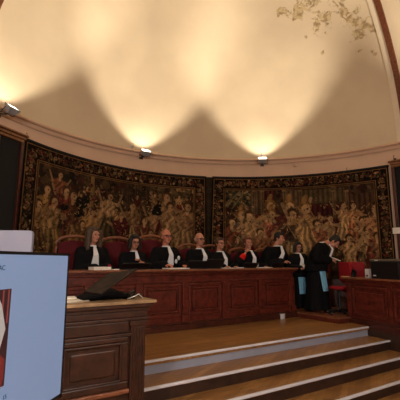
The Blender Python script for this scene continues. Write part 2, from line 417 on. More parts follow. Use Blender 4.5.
# ------------------------------------------------------------------ tapestries
def px2c(px, py):
    return cylhit(px, py, RW-.05)
class Canvas:
    RES = 105
    def __init__(s, a_left, a_right, z0, z1, seed):
        s.aL, s.aR, s.z0, s.z1 = a_left, a_right, z0, z1
        s.Lm = R(a_left-a_right)*(RW-.05)
        s.W = int(s.Lm*s.RES); s.Hh = int((z1-z0)*s.RES)
        s.rng = np.random.RandomState(seed)
        s.X, s.Y = np.meshgrid(np.arange(s.W)+.5, np.arange(s.Hh)+.5)   # Y from top
        s.img = np.zeros((s.Hh, s.W, 3)); s.img[:] = (.5, .4, .3)
    def pt(s, px, py):
        a, z = px2c(px, py)
        return ((s.aL-a)/(s.aL-s.aR)*s.W, (s.z1-z)*s.RES)
    def scale(s, px, py):
        a = s.pt(px, py); b = s.pt(px, py+2); return abs(b[1]-a[1])/2
    def blend(s, mask, c, sl):
        m = mask[..., None]; s.img[sl] = s.img[sl]*(1-m)+np.array(c)/255.*m
    def ell(s, cx, cy, rx, ry, c, ang=0, soft=.25, fold=0, fang=0):
        rr = max(rx, ry)+2; x0, x1 = int(max(0, cx-rr)), int(min(s.W, cx+rr+1)); y0, y1 = int(max(0, cy-rr)), int(min(s.Hh, cy+rr+1))
        if x1 <= x0 or y1 <= y0: return
        sl = (slice(y0, y1), slice(x0, x1)); dx, dy = s.X[sl]-cx, s.Y[sl]-cy
        ca, sa = math.cos(ang), math.sin(ang); p, q = (dx*ca+dy*sa)/rx, (-dx*sa+dy*ca)/ry
        d = np.sqrt(p*p+q*q); m = np.clip((1-d)/soft+.5, 0, 1)
        cc = np.ones(d.shape+(3,))*np.array(c)
        if fold:
            w = dx*math.cos(fang)+dy*math.sin(fang)
            f = np.sin(w*fold+np.sin(dy*.25)*1.3); cc = cc*(1+.2*f)[..., None]
        s.img[sl] = s.img[sl]*(1-m[..., None])+cc/255.*m[..., None]
    def line(s, x0, y0, x1, y1, w, c, soft=.3, n=None):
        L = math.hypot(x1-x0, y1-y0); n = max(2, int(L/max(w*.6, .8)))
        for i in range(n+1):
            t = i/n; s.ell(x0+(x1-x0)*t, y0+(y1-y0)*t, w, w, c, soft=soft)
    def rect(s, x0, y0, x1, y1, c, fold=0):
        x0, y0, x1, y1 = [int(round(v)) for v in (x0, y0, x1, y1)]
        x0, y0 = max(0, x0), max(0, y0)
        if x1 <= x0 or y1 <= y0: return
        a = np.ones((min(y1, s.Hh)-y0, min(x1, s.W)-x0, 3))*np.array(c)/255.
        if a.size == 0: return
        if fold: a *= (1+.2*np.sin((np.arange(a.shape[1]))*fold))[None, :, None]
        s.img[y0:y0+a.shape[0], x0:x0+a.shape[1]] = a
    def skirt(s, x, y, w0, w1, h, c, lean=0, fold=1.5):
        h = int(h)
        yy0, yy1 = int(max(0, y)), int(min(s.Hh, y+h))
        if yy1 <= yy0: return
        sl = (slice(yy0, yy1), slice(0, s.W)); t = (s.Y[sl]-y)/h; cx = x+lean*t; w = w0+(w1-w0)*t
        p = (s.X[sl]-cx)/w; m = np.clip((1-np.abs(p))*w/1.2, 0, 1)
        f = np.sin(p*fold*7+np.sin(t*5+x)*1.1)
        cc = np.ones(t.shape+(3,))*np.array(c)*(1+.26*f-.22*t*np.sign(p)*(p>0))[..., None]
        s.img[sl] = s.img[sl]*(1-m[..., None])+np.clip(cc/255., 0, 1)*m[..., None]
    def fig(s, px, py, h, robe, robe2=None, skin=(196,162,112), hair=(92,66,38), arms=((-1, .5), (1, .3)), lean=0, helmet=False, skirtc=None):
        x, y = s.pt(px, py); k = s.scale(px, py); H_ = h*k; r = H_*.075
        robe2 = robe2 or robe; skirtc = skirtc or robe
        s.skirt(x+lean*H_*.1, y+H_*.42, H_*.12, H_*.26, H_*.5, skirtc, lean*H_*.1)
        s.ell(x+lean*H_*.05, y+H_*.27, H_*.15, H_*.2, robe2, fold=6/max(H_*.12, 1), fang=.5)
        for sx, up in arms:
            ex_, ey_ = x+sx*H_*.2, y+H_*(.26-.1*up); hx, hy = x+sx*H_*.3, y+H_*(.3-.45*up)
            s.line(x+sx*H_*.12, y+H_*.17, ex_, ey_, H_*.045, robe2); s.line(ex_, ey_, hx, hy, H_*.022, tuple(v*.85 for v in skin))
        s.line(x, y+r, x, y+H_*.13, H_*.03, skin)
        s.ell(x, y-r*.35, r*1.15, r*1.1, (150,116,52) if helmet else hair)
        s.ell(x+r*.15, y+r*.15, r*.8, r*.95, skin)
        s.ell(x+r*.4, y+r*.1, r*.2, r*.2, tuple(v*.5 for v in skin))
        if helmet: s.ell(x, y-r*1.7, r*.45, r*.9, (176,140,74), ang=.4)
    def foliage(s, px0, py0, px1, py1, n, cols, size=(1, 3)):
        for _ in range(n):
            x, y = s.pt(px0+(px1-px0)*s.rng.rand(), py0+(py1-py0)*s.rng.rand()); c = cols[s.rng.randint(len(cols))]
            r = size[0]+(size[1]-size[0])*s.rng.rand(); j = .8+.4*s.rng.rand()
            s.ell(x, y, r*(.6+s.rng.rand()), r*(.6+s.rng.rand()), tuple(v*j for v in c), ang=s.rng.rand()*3)
    def border(s, outer=5, bw=24):
        rng = s.rng; W, Hh = s.W, s.Hh
        dark = (44,30,22); gold = (150,118,68)
        b = outer+bw
        for (x0, y0, x1, y1) in ((0,0,W,b+9),(0,0,b+9,Hh),(W-b-9,0,W,Hh)):
            s.rect(x0, y0, x1, y1, (36,26,20))
        s.rect(0, 0, W, 4, (20,19,16)); s.rect(0, 0, 3, Hh, (20,19,16)); s.rect(W-3, 0, W, Hh, (20,19,16))
        # garland of flowers and fruit
        pal = [(150,116,66),(168,140,92),(150,74,52),(118,48,40),(92,84,48),(120,104,58),(168,120,80),(176,152,108),(64,62,44)]
        def garland(xa, ya, xb, yb):
            L = math.hypot(xb-xa, yb-ya); nx, ny = -(yb-ya)/L, (xb-xa)/L
            for i in range(int(L*1.25)):
                t = rng.rand(); o_ = (rng.rand()-.5)*bw*.85; c = pal[rng.randint(len(pal))]; j = .6+.5*rng.rand(); r = 1+rng.rand()*1.9
                s.ell(xa+(xb-xa)*t+nx*o_, ya+(yb-ya)*t+ny*o_, r*(.7+.7*rng.rand()), r*(.7+.7*rng.rand()), tuple(v*j for v in c), ang=rng.rand()*3)
            for i in range(int(L/13)):
                t = (i+.5)/int(L/13); x, y = xa+(xb-xa)*t, ya+(yb-ya)*t; c = pal[rng.randint(len(pal))]
                for q in range(5): a = q*1.257+i; s.ell(x+2.6*math.cos(a), y+2.6*math.sin(a), 2, 2, tuple(v*(.75+.3*rng.rand()) for v in c))
                s.ell(x, y, 1.4, 1.4, (60,36,24))
        m = outer+bw/2+1
        garland(m, m, W-m, m); garland(m, m, m, Hh); garland(W-m, m, W-m, Hh)
        # gold fillets
        for d, w, c in ((outer-1, 2, gold), (b+3, 2, gold), (b+5, 2, (58,34,22)), (b+7, 2, (140,108,62))):
            s.rect(d, d, W-d, d+w, c); s.rect(d, d, d+w, Hh, c); s.rect(W-d-w, d, W-d, Hh, c)
    def finish(s):
        n1 = s.rng.rand(s.Hh//9+2, s.W//9+2); yy, xx = s.Y/9, s.X/9; iy, ix = yy.astype(int), xx.astype(int); fy, fx = yy-iy, xx-ix
        lo = n1[iy, ix]*(1-fy)*(1-fx)+n1[iy+1, ix]*fy*(1-fx)+n1[iy, ix+1]*(1-fy)*fx+n1[iy+1, ix+1]*fy*fx
        g_ = s.img.mean(-1, keepdims=True); s.img = (g_+(s.img-g_)*.68)*np.array((.9, .86, .86)); s.img *= (.8+.3*lo)[..., None]; s.img *= (.93+.14*s.rng.rand(s.Hh, s.W))[..., None]
        for q in range(int(s.W*s.Hh/140)):     # threads of light and dark wool
            c_ = ((150,124,80),(44,33,24),(70,52,34),(120,94,58),(96,46,36),(60,60,42))[s.rng.randint(6)]; j = s.rng.rand()
            x, y = s.rng.rand()*s.W, s.rng.rand()*s.Hh
            x0, y0 = int(x), int(y); s.img[y0:y0+1+s.rng.randint(3), x0:x0+1+s.rng.randint(2)] = np.array(c_)/255.*(.7+.4*j)
        s.img = np.clip(s.img*np.array((1.0,.94,.86)), 0, 1)**1.15*.97
def tapestry_mat():
    m = bpy.data.materials.new('tapestry_weave'); m.use_nodes = True; nt = m.node_tree; b = nt.nodes['Principled BSDF']
    b.inputs['Roughness'].default_value = .95; b.inputs['Specular IOR Level'].default_value = .08
    a = nt.nodes.new('ShaderNodeAttribute'); a.attribute_name = 'weave'
    nt.links.new(a.outputs['Color'], b.inputs['Base Color'])
    return m
TM = tapestry_mat()
def make_tapestry(cv, label, ztop):
    W, Hh = cv.W, cv.Hh; nx, ny = W, Hh
    aa = cv.aL+(cv.aR-cv.aL)*np.arange(nx)/(nx-1); tt = np.arange(ny)/(ny-1)
    A, T_ = np.meshgrid(aa, tt)
    top = ztop(A); Z = top+(cv.z0-top)*T_
    fr = (cv.aL-A)/(cv.aL-cv.aR); A = A+1.5*T_*np.exp(-fr*20)
    rad = RW-.06-.012*np.sin(fr*38+T_*2.0)*T_-.008*np.sin(fr*91)*T_
    edge = np.exp(-fr*26); rad -= .07*edge*T_
    X = CX+rad*np.cos(np.radians(A)); Y = CY+rad*np.sin(np.radians(A))
    V = np.stack([X, Y, Z], -1).reshape(-1, 3)
    me = bpy.data.meshes.new('tapestry')
    idx = np.arange(nx*ny).reshape(ny, nx); f = np.stack([idx[:-1, :-1], idx[:-1, 1:], idx[1:, 1:], idx[1:, :-1]], -1).reshape(-1, 4)
    nv, nf = len(V), len(f)
    me.vertices.add(nv); me.vertices.foreach_set('co', V.ravel()); me.loops.add(nf*4); me.loops.foreach_set('vertex_index', f.ravel().astype(np.int32))
    me.polygons.add(nf); me.polygons.foreach_set('loop_start', (np.arange(nf)*4).astype(np.int32)); me.update(calc_edges=True)
    at = me.color_attributes.new('weave', 'FLOAT_COLOR', 'POINT')
    lin = np.where(cv.img <= .04045, cv.img/12.92, ((cv.img+.055)/1.055)**2.4)
    buf = np.ones((nv, 4), np.float32); buf[:, :3] = lin.reshape(-1, 3); at.data.foreach_set('color', buf.ravel())
    me.polygons.foreach_set('use_smooth', np.ones(nf, bool)); me.materials.append(TM); me.validate()
    root = thing('tapestry', label, 'tapestry', tuple(apse((cv.aL+cv.aR)/2, RW-.06, cv.z0)))
    o = bpy.data.objects.new('woven_panel', me); C.objects.link(o); o.parent = root; o.matrix_parent_inverse = Matrix.Translation(-Vector(root.location))
    md = o.modifiers.new('solid', 'SOLIDIFY'); md.thickness = .008; md.offset = 0
    # hanging batten and rings along the head
    mb = MB(); rs = []
    for i in range(61):
        a = cv.aL+(cv.aR-cv.aL)*i/60; zt = float(ztop(np.array(a)))
        rs.append([tuple(apse(a, RW-q, zt+h)-Vector(root.location)) for q, h in ((.0, -.01), (.075, -.01), (.075, .03), (.0, .03))])
    mb.rings(rs).build('hanging_batten', M['dark'], root)
    return root
# --- left tapestry
cl = Canvas(156.4, 101.4, .75, 3.46, 3)
RNG = cl.rng
cl.img[:] = np.array((74,60,40))/255.
cl.rect(0, 0, cl.W, 95, (92,78,52))
cl.foliage(30, 150, 205, 265, 1500, [(70,56,36),(90,72,44),(60,52,34),(104,82,50),(80,44,34),(52,48,34)], (3, 9))
# architecture and columns
for px in (50, 62, 101, 120, 128, 136, 147, 153):
    x, y = cl.pt(px, 185); cl.rect(x-3, y-6, x+3, y+60, (84,66,44), 1.2)
x, y = cl.pt(92, 190); cl.skirt(x, y-38, 5, 7, 110, (150,124,66)); cl.ell(x, y-42, 5, 5, (168,140,76))
cl.foliage(150, 184, 190, 200, 110, [(110,96,60),(86,80,50),(134,116,72)], (2, 5))
tans = [(172,142,88),(150,122,74),(188,158,100),(132,104,60)]
reds = [(120,48,42),(98,40,36),(138,66,52)]
grn = [(70,72,48),(56,60,44),(88,84,52)]
def pick(a): return a[RNG.randint(len(a))]
for i in range(26):     # crowd in the middle distance
    px = 40+RNG.rand()*160; py = 192+RNG.rand()*22
    cl.fig(px, py+(3 if px < 60 else 0), 16+RNG.rand()*8, pick(tans+reds+grn), pick(tans+reds), hair=pick([(80,56,34),(110,84,50),(60,40,28)]))
cl.foliage(84, 185, 102, 200, 50, [(170,140,90),(120,60,44),(90,76,48)], (1.5, 3.5))
for (px, py, h, a, b_) in ((47,190,56,(178,150,78),(168,140,70)),(60,176,40,reds[0],(150,96,60)),(66,192,52,(110,60,44),(158,70,56)),(54,202,60,(150,128,74),(168,140,86)),
        (39,205,50,(120,92,54),(150,120,70)),(73,196,60,(150,116,62),(120,74,48)),(90,212,50,(172,138,74),(190,150,82)),(102,204,52,(140,112,62),(168,140,92)),
        (110,196,44,(96,84,52),(184,156,108)),(121,214,48,(118,44,44),(110,38,40)),(132,205,46,(176,146,96),(150,120,74)),(144,220,44,(150,108,60),(124,66,46)),
        (156,210,46,(150,112,66),(176,140,92)),(166,196,54,(118,52,44),(168,136,90)),(170,206,50,(168,128,78),(180,150,100)),(178,218,50,(140,116,74),(150,128,84)),
        (187,206,54,(172,142,92),(160,130,84)),(196,210,54,(106,74,50),(140,108,70)),(82,224,40,(150,120,66),(120,92,52)),(150,232,36,(130,80,54),(150,104,66))):
    cl.fig(px, py, h, a, b_, lean=RNG.rand()*2-1, arms=((-1, RNG.rand()), (1, RNG.rand())))
for (px, py, r) in ((83,203,7),(78,212,5),(158,208,6),(64,208,4)):      # dark hound-like tree masses
    x, y = cl.pt(px, py); k = cl.scale(px, py)
    for q in range(9): cl.ell(x+(RNG.rand()-.5)*r*k*1.4, y+(RNG.rand()-.5)*r*k*1.4, r*k*.5, r*k*.45, (34,36,30))
x, y = cl.pt(186, 188)
for q in range(26): cl.ell(x+(RNG.rand()-.5)*60, y+(RNG.rand()-.5)*22, 3+RNG.rand()*3, 2+RNG.rand()*3, pick(tans))
for q in range(750):    # highlights and folds
    px, py = 33+RNG.rand()*168, 190+RNG.rand()*75; x, y = cl.pt(px, py); a = RNG.rand()*3
    cl.line(x, y, x+math.cos(a)*5, y+math.sin(a)*5, .8, pick([(200,170,112),(60,44,30),(44,34,26),(160,124,74),(112,46,38)]))
cl.border(); cl.finish()
make_tapestry(cl, 'large woven tapestry with crowded figures hanging on the left half of the curved wall', lambda A: 3.41+.10*np.clip((A-118)/37, 0, 1)**1.5)
# --- right tapestry
cr = Canvas(99.3, 47.4, .75, 3.44, 5); RNG = cr.rng
cr.img[:] = np.array((84,68,46))/255.
cr.foliage(222, 185, 385, 268, 1400, [(78,62,40),(96,78,50),(66,56,38),(110,88,56),(86,46,38)], (3, 9))
# palace background: columns, cornice, crimson hangings
for (px0, py0, px1, py1, c) in ((246,190,262,232,(104,88,62)),(262,190,275,222,(96,44,40)),(285,190,300,214,(112,94,66)),(300,190,345,200,(104,92,60)),(345,194,385,214,(96,70,50)),(309,205,345,245,(92,36,38)),(352,232,378,262,(88,34,36)),(255,214,270,236,(112,34,38))):
    xa, ya = cr.pt(px0, py0); xb, yb = cr.pt(px1, py1); cr.rect(xa, ya, xb, yb, c, .5)
for px in (246, 253, 262, 284, 300, 333, 346):
    x, y = cr.pt(px, 190); cr.rect(x-4, y, x+4, y+75, (120,100,70), 1.1); cr.rect(x-6, y-2, x+6, y+3, (150,126,84))
cr.foliage(226, 188, 250, 205, 130, [(70,84,62),(52,64,50),(124,116,72),(150,136,84)], (2, 5))
for (a_, b_) in (((226,205),(240,190)),((232,208),(243,193))):
    xa, ya = cr.pt(*a_); xb, yb = cr.pt(*b_); cr.line(xa, ya, xb, yb, 2, (90,104,78)); cr.line(xa+1, ya, xb+1, yb, .8, (170,160,110))
tn = [(206,176,118),(190,158,100),(172,142,92),(214,190,134)]
for i in range(9):
    px = 226+RNG.rand()*150; py = 212+RNG.rand()*14; cr.fig(px, py, 18+RNG.rand()*10, pick(tn+reds), pick(tn+reds))
FR = ((270,206,60,(120,44,44),(196,166,108),True,0),(241,214,52,(110,74,54),(120,112,88),True,.6),(232,222,44,(140,70,50),(150,84,60),False,-.5),(276,222,50,(168,96,72),(204,172,112),False,-.6),
      (271,214,52,(186,120,84),(180,100,78),True,.8),(289,206,62,(178,156,112),(120,60,50),True,-.4),(292,214,56,(200,178,128),(90,76,58),False,.9),(305,208,66,(206,178,118),(196,164,104),True,.2),
      (249,216,48,(120,36,40),(196,168,116),False,.2),(260,232,40,(150,90,64),(170,120,80),False,0),(343,205,34,(206,178,120),(196,166,110),False,0),(353,205,34,(184,120,76),(200,150,96),False,0),
      (330,218,36,(176,148,98),(190,164,112),False,-.8),(362,220,34,(170,140,92),(190,164,108),False,.7),(349,238,40,(190,150,96),(210,176,120),False,0),(368,230,46,(110,100,66),(186,158,104),False,-.5),
      (375,208,60,(140,66,48),(196,150,100),False,.1),(317,224,46,(130,48,44),(170,110,76),False,0),(238,238,30,(92,66,48),(120,92,64),False,0),(377,236,40,(120,70,52),(150,112,74),False,.3))
for (px, py, h, a, b_, hl, ln) in FR:
    cr.fig(px, py, h*1.12, a, b_, helmet=hl, lean=ln, skin=(214,184,130), arms=((-1, RNG.rand()), (1, RNG.rand()*.9)))
x, y = cr.pt(306, 232); cr.skirt(x, y-16, 12, 26, 46, (206,176,112), 4, 1.2)
for (ax, ay_, bx, by) in ((286,222,296,238),(293,214,283,228),(310,210,318,222),(297,206,303,214),(322,216,333,221),(262,236,268,222),(356,214,364,210)):
    xa, ya = cr.pt(ax, ay_); xb, yb = cr.pt(bx, by); cr.line(xa, ya, xb, yb, 1.3, (176,148,100))
for q in range(700):
    px, py = 228+RNG.rand()*152, 200+RNG.rand()*66; x, y = cr.pt(px, py); a = RNG.rand()*3
    cr.line(x, y, x+math.cos(a)*5, y+math.sin(a)*5, .8, pick([(214,188,132),(60,40,28),(48,34,26),(180,146,92),(110,40,38)]))
cr.border(); cr.finish()
make_tapestry(cr, 'large woven tapestry with helmeted figures hanging on the right half of the curved wall', lambda A: 3.415+0*A)

# ------------------------------------------------------------------ portals beside the tapestries
def portal(name, az0, az1, ztop, knob=False):
    m = (az0+az1)/2; o = thing(name, '', '', tuple(apse(m, RW, 0)), R(m-90)); del o['label']; del o['category']; struct(o)
    w = R(abs(az1-az0))*RW/2
    mb = MB(); mb.box(-w, w, -.03, .0, 0, ztop-.1); mb.build('door_leaf', M['dark'], o)
    for sx in (-1, 1): MB().box(sx*w-.035, sx*w+.035, -.08, .0, 0, ztop-.1).build('door_jamb', M['mahogd'], o, bevel=.008)
    mb = MB(); mb.box(-w-.03, w+.03, -.09, 0, ztop-.16, ztop-.10); mb.box(-w-.05, w+.05, -.11, 0, ztop-.10, ztop-.04); mb.box(-w-.08, w+.08, -.14, 0, ztop-.04, ztop)
    mb.build('door_cornice', M['frame'], o, bevel=.012)
    return o
portal('door_1', 163.4, 157.2, 3.58)
portal('door_2', 46.3, 39.0, 3.52)
for (a0, a1) in ((101.4, 99.3), ):
    mb = MB(); rs = []
    for i in range(7):
        a = a0+.6+(a1-a0-1.2)*i/6; rs.append([tuple(apse(a, RW-q+.006*math.sin(i*2.2), z)) for q, z in ((.012, .8), (.03, .8), (.03, 3.43), (.012, 3.43))])
    o = mb.rings(rs).build('drape', M['drape']); tag(o, 'narrow dark cloth hanging in the gap between the two tapestries', 'drape')

# ------------------------------------------------------------------ floodlights on the cornice
def floodlight(az, label, zoff=.0, tilt=20, power=190, size=1.0, group='floodlights along the cornice', turn=0):
    root = thing('floodlight', label, 'floodlight', tuple(apse(az, RW, ZC-.12+zoff)), R(az-90), group)
    # local: -y points towards the centre of the room
    mb = MB(); mb.box(-.05, .05, -.02, 0, -.08, .04); mb.tube([(0, -.02, -.02), (0, -.17, -.05), (0, -.24, -.04), (0, -.29, 0)], .013); mb.build('wall_bracket', M['steeld'], root)
    mx = Matrix.Translation((0, -.30, .03)) @ Matrix.Rotation(R(38), 4, 'X') @ Matrix.Rotation(R(turn), 4, 'Y')
    hs = [(-.11, -.07, -.04), (.11, -.07, -.04), (.11, .07, -.04), (-.11, .07, -.04)]
    mb = MB(); mb.rings([[(x*s_, y*s_, z) for x, y in ((-1,-.66),(1,-.66),(1,.66),(-1,.66))] for s_, z in ((.065, -.09), (.09, -.06), (.12, .03), (.125, .05), (.118, .05), (.11, .035))], mx=mx)
    mb.build('housing', M['steel'], root, bevel=.004)
    mb = MB(); mb.box(-.105, .105, -.068, .068, .038, .043, mx=mx); mb.build('lamp_glass', M['lens'], root)
    mb = MB(); mb.tube([mx@Vector((-.14, 0, 0)), mx@Vector((-.14, .02, -.12)), mx@Vector((.14, .02, -.12)), mx@Vector((.14, 0, 0))], .008); mb.build('yoke', M['steeld'], root)
    ld = bpy.data.lights.new('flood_lamp', 'SPOT'); ld.energy = power; ld.color = (1, .88, .69); ld.spot_size = R(118); ld.spot_blend = .5; ld.shadow_soft_size = .06
    # wall-washer reflector: less light towards the wall beside the lamp, full beam up and into the room
    ld.use_nodes = True; nt = ld.node_tree; em = nt.nodes['Emission']; ge = nt.nodes.new('ShaderNodeNewGeometry')
    dt = nt.nodes.new('ShaderNodeVectorMath'); dt.operation = 'DOT_PRODUCT'; dt.inputs[1].default_value = (math.cos(R(az)), math.sin(R(az)), 0)
    nt.links.new(ge.outputs['Incoming'], dt.inputs[0])
    def mth(op, x, y):
        n_ = nt.nodes.new('ShaderNodeMath'); n_.operation = op
        for i_, v_ in enumerate((x, y)):
            if isinstance(v_, (int, float)): n_.inputs[i_].default_value = v_
            elif v_ is not None: nt.links.new(v_, n_.inputs[i_])
        return n_.outputs[0]
    w_ = dt.outputs['Value']
    v = mth('MULTIPLY', mth('ADD', w_, mth('SQRT', mth('ADD', mth('MULTIPLY', w_, w_), .03), None)), .5)
    st_ = mth('POWER', mth('DIVIDE', .09, mth('ADD', v, .09)), 1.6)
    nt.links.new(st_, em.inputs['Strength'])
    lo = bpy.data.objects.new('flood_lamp', ld); C.objects.link(lo); lo.parent = root
    lo.matrix_local = Matrix.Translation((0, -.36, .13)) @ Matrix.Rotation(R(180-tilt), 4, 'X')
    return root
for az, lab, pw in ((163.5, 'black floodlight high at the far left end of the cornice', 900), (cylhit(141, 156)[0], 'silver floodlight on the cornice above the left tapestry', 980), (cylhit(262, 163)[0], 'silver floodlight on the cornice above the right tapestry', 980),
                (43, 'floodlight on the cornice beside the brown ceiling rib', 230)):
    if az == 43: continue
    floodlight(az, lab, power=pw)
floodlight(20, 'floodlight on the cornice far to the right past the brown ceiling rib', power=900)
# small hooks and a junction box on the wall
def hook(px, py, label, m):
    a, z = cylhit(px, py); root = apse(a, RW, z)
    mb = MB(); mb.tube([(0, 0, 0), (0, -.05, .0), (0, -.08, .03), (0, -.08, .08), (0, -.05, .10)], .010); mb.box(-.03, .03, -.01, 0, -.04, .04)
    o = mb.build('wall_hook', m, None, smooth=False); o.location = root; o.rotation_euler = (0, 0, R(a-90)); return tag(o, label, 'hook')
hook(132, 147.5, 'small hook above the left silver floodlight', M['steel'])
hook(261.5, 156.5, 'small hook above the floodlight over the right tapestry', M['steel'])
hook(24, 138, 'tiny gilt hook over the top left corner of the left tapestry', M['gold'])
hook(347.5, 172, 'tiny hook on the top edge of the right tapestry', M['steeld'])
hook(395, 160, 'curled dark hook above the right doorway cornice', M['steeld'])
a, z = cylhit(295, 165.5); mb = MB(); mb.box(-.05, .05, -.05, 0, -.04, .04); mb.box(-.02, .02, -.09, -.05, -.02, .02)
o = mb.build('junction_box', M['wallp'], bevel=.006); o.location = apse(a, RW, z); o.rotation_euler = (0, 0, R(a-90)); tag(o, 'small pale box on the wall above the right tapestry', 'box')

# ------------------------------------------------------------------ people
def hand(mb, wrist, d, up, curl=.5, side=1, s=1.0):
    d = Vector(d).normalized(); up = Vector(up); up = (up-d*up.dot(d)).normalized(); sd = d.cross(up)*side
    w = Vector(wrist); q = Matrix((sd, d, up)).transposed()
    mb.ell(w+d*.045*s, (.040*s, .052*s, .016*s), rot=q)
    for i, (o_, L) in enumerate(((-.029, .066), (-.010, .076), (.010, .071), (.028, .056))):
        p = w+d*.082*s+sd*o_*s; a = 0; dd = d
        for j, f in enumerate((.45, .32, .23)):
            a += curl*(.5 if j == 0 else .75); dd = d*math.cos(a)-up*math.sin(a); e = p+dd*L*f*s*1.1
            mb.cap(p, e, (.0095-.001*j)*s, (.009-.001*j)*s, 8); p = e
    p = w+d*.02*s-sd*.03*s
    for j, (L, a) in enumerate(((.035, .75), (.03, .45), (.022, .2))):
        dd = (d*math.cos(a)-sd*math.sin(a)-up*.25*curl*(j+1)).normalized(); e = p+dd*L*s; mb.cap(p, e, .0115*s, .0098*s, 8); p = e
def person(label, loc, rz, s=1.0, seated=True, lean=.15, leanx=0, hyaw=0, hpitch=0, hs=1.08, group=None, hair='short', hmat='hdark', glasses=False, skin='skin',
           wl=None, wr=None, extra=None, head_off=(0, 0, 0), bust=1.26, short_r=False):
    root = thing('person', label, 'person', loc, rz, group); root.scale = (s, s, s)
    zo = 0 if seated else .43
    pz = .50+zo
    def P(x, y, z):          # trunk transform: lean forward (-y)
        h = max(0, z-.50)
        if lean > .6:        # bowed from the hips
            return Vector((x+leanx*h, y-lean*h*.55*(h/.5), z+zo-h*h*.10*lean))
        return Vector((x+leanx*h, y-lean*h, z+zo))
    b = MB()
    hp = P(0, 0, 1.12)+Vector(head_off)
    hm = Matrix.Translation(hp) @ Matrix.Rotation(R(hyaw), 4, 'Z') @ Matrix.Rotation(R(hpitch), 4, 'X') @ Matrix.Translation((0, -.015, .11*hs)) @ Matrix.Scale(hs, 4)
    def HP(x, y, z): return hm @ Vector((x, y, z))
    hr = hm.to_3x3().normalized()
    # trunk
    b.cap((0, 0, pz), P(0, 0, .66), .15, .125); b.ell(P(0, 0, .86), (.16, .115, .17)); b.cap(P(-.13, 0, .98), P(.13, 0, .98), .062, .062)
    b.cap(P(0, .01, 1.0), hp+Vector((0, 0, .05)), .06, .052); b.ell(P(0, 0, .99), (.12, .07, .06))
    # head
    b.ell(HP(0, .012, .03), (.074*hs, .093*hs, .098*hs), rot=hr); b.ell(HP(0, -.028, -.045), (.054*hs, .06*hs, .07*hs), rot=hr)
    b.ell(HP(0, -.06, -.082), (.024*hs, .022*hs, .02*hs), rot=hr)
    b.cap(HP(0, -.085, .015), HP(0, -.108, -.022), .010*hs, .017*hs, 8); b.cap(HP(-.035, -.078, .032), HP(.035, -.078, .032), .012*hs, .012*hs, 8)
    for sx in (-1, 1):
        b.ell(HP(sx*.076, .012, -.002), (.011*hs, .022*hs, .034*hs), rot=hr); b.ell(HP(sx*.036, -.062, -.02), (.026*hs, .024*hs, .026*hs), rot=hr)
    # legs
    for sx in (-1, 1):
        if seated:
            k, an = Vector((sx*.13, -.45, .50)), Vector((sx*.13, -.40, .09))
            b.cap((sx*.09, 0, .50), k, .088, .062)
        else:
            k, an = Vector((sx*.10, -.03, .50)), Vector((sx*.11, .02, .09)); b.cap((sx*.09, 0, pz-.02), k, .09, .06)
        b.cap(k, an, .058, .038); b.cap(an-Vector((0, -.03, .045)), an+Vector((0, -.16, -.055)), .038, .03)
    # arms
    wl = wl or (.15, -.42, .74+zo); wr = wr or (-.15, -.42, .74+zo); cloth = MB(); arms = []
    for sx, w in ((1, wl), (-1, wr)):
        w = Vector(w); shd = P(sx*.175, 0, .97); mid = (shd+w)/2; L1 = .31; dl = (w-shd).length/2
        off = math.sqrt(max(.0009, L1*L1-dl*dl)); ax = (w-shd).normalized(); bend = Vector((sx*.55, .25, -.8)); bend = (bend-ax*bend.dot(ax)).normalized()
        el = mid+bend*min(off, .24); b.cap(shd, el, .05, .042); b.cap(el, w, .04, .026)
        d = (w-el).normalized(); arms.append((shd, el, w, d))
        hand(b, w+d*.015, d, (0, -.2, 1) if w.z-zo < .95 else (sx*.9, .3, .1), .7, sx, 1.05)
    b.build('body', M[skin], root, remesh=.0065, dec=.5)
    for sx in (-1, 1):
        e = MB(); e.ell(HP(sx*.031, -.083, .012), (.013*hs, .008*hs, .008*hs), 10, 7, rot=hr); e.build('eye', M['eye'], root, smooth=True)
    e = MB(); e.ell(HP(0, -.088, -.052), (.023*hs, .010*hs, .007*hs), 10, 7, rot=hr); e.build('lips', M['lips'], root, smooth=True)
    # robe
    g = MB(); lo_ = []
    for z, rx, ry in ((.44, .21, .2), (.58, .205, .19), (.72, .20, .175), (.84, .215, .165), (.93, .225, .145), (.99, .20, .11), (1.035, .12, .09), (1.06, .085, .08)):
        p = P(0, 0, z); lo_.append((p.x, p.y, p.z, rx*bust, ry*bust))
    g.loft(lo_, 24)
    for shd, el, w, d in arms:
        g.cap(shd, el, .098, .098); g.cap(el, (el+(w-el)*.2) if (short_r and w.x < 0) else w-d*.02, .088, .088)
    if seated:
        for sx in (-1, 1): g.cap((sx*.1, 0, .52), (sx*.13, -.44, .52), .13, .105); g.cap((sx*.13, -.44, .52), (sx*.13, -.38, .16), .10, .11)
    else:
        rs = []
        for i in range(13):
            t = i/12; z = pz+.1-(pz+.1-.05)*t; rr = .2+.13*t; yy = P(0, 0, .52).y*(1-t)
            rs.append([(rr*(1+.05*t*math.sin(9*a))*math.cos(a), yy+rr*.85*(1+.05*t*math.sin(9*a))*math.sin(a), z) for a in [2*PI*k/54 for k in range(54)]])
        g.rings(rs)
    g.build('robe', M['black'], root, remesh=.014, dec=.6)
    # pleated white jabot
    j = MB(); n = 9; rows = []
    for i in range(12):
        t = i/11; z = 1.075-.34*t; w = .020+.046*t; row = []
        yo = -(.085+.11*min(1, t*2.2)-.02*max(0, t-.6))
        for k in range(n): xx = -w+2*w*k/(n-1); p = P(xx, yo*bust-.012-(.012 if k % 2 else 0), z); row.append(tuple(p))
        back = [tuple(Vector(p)+Vector((0, .012, 0))) for p in row[::-1]]
        rows.append(row+back)
    j.rings(rows); j.build('jabot', M['white'], root)
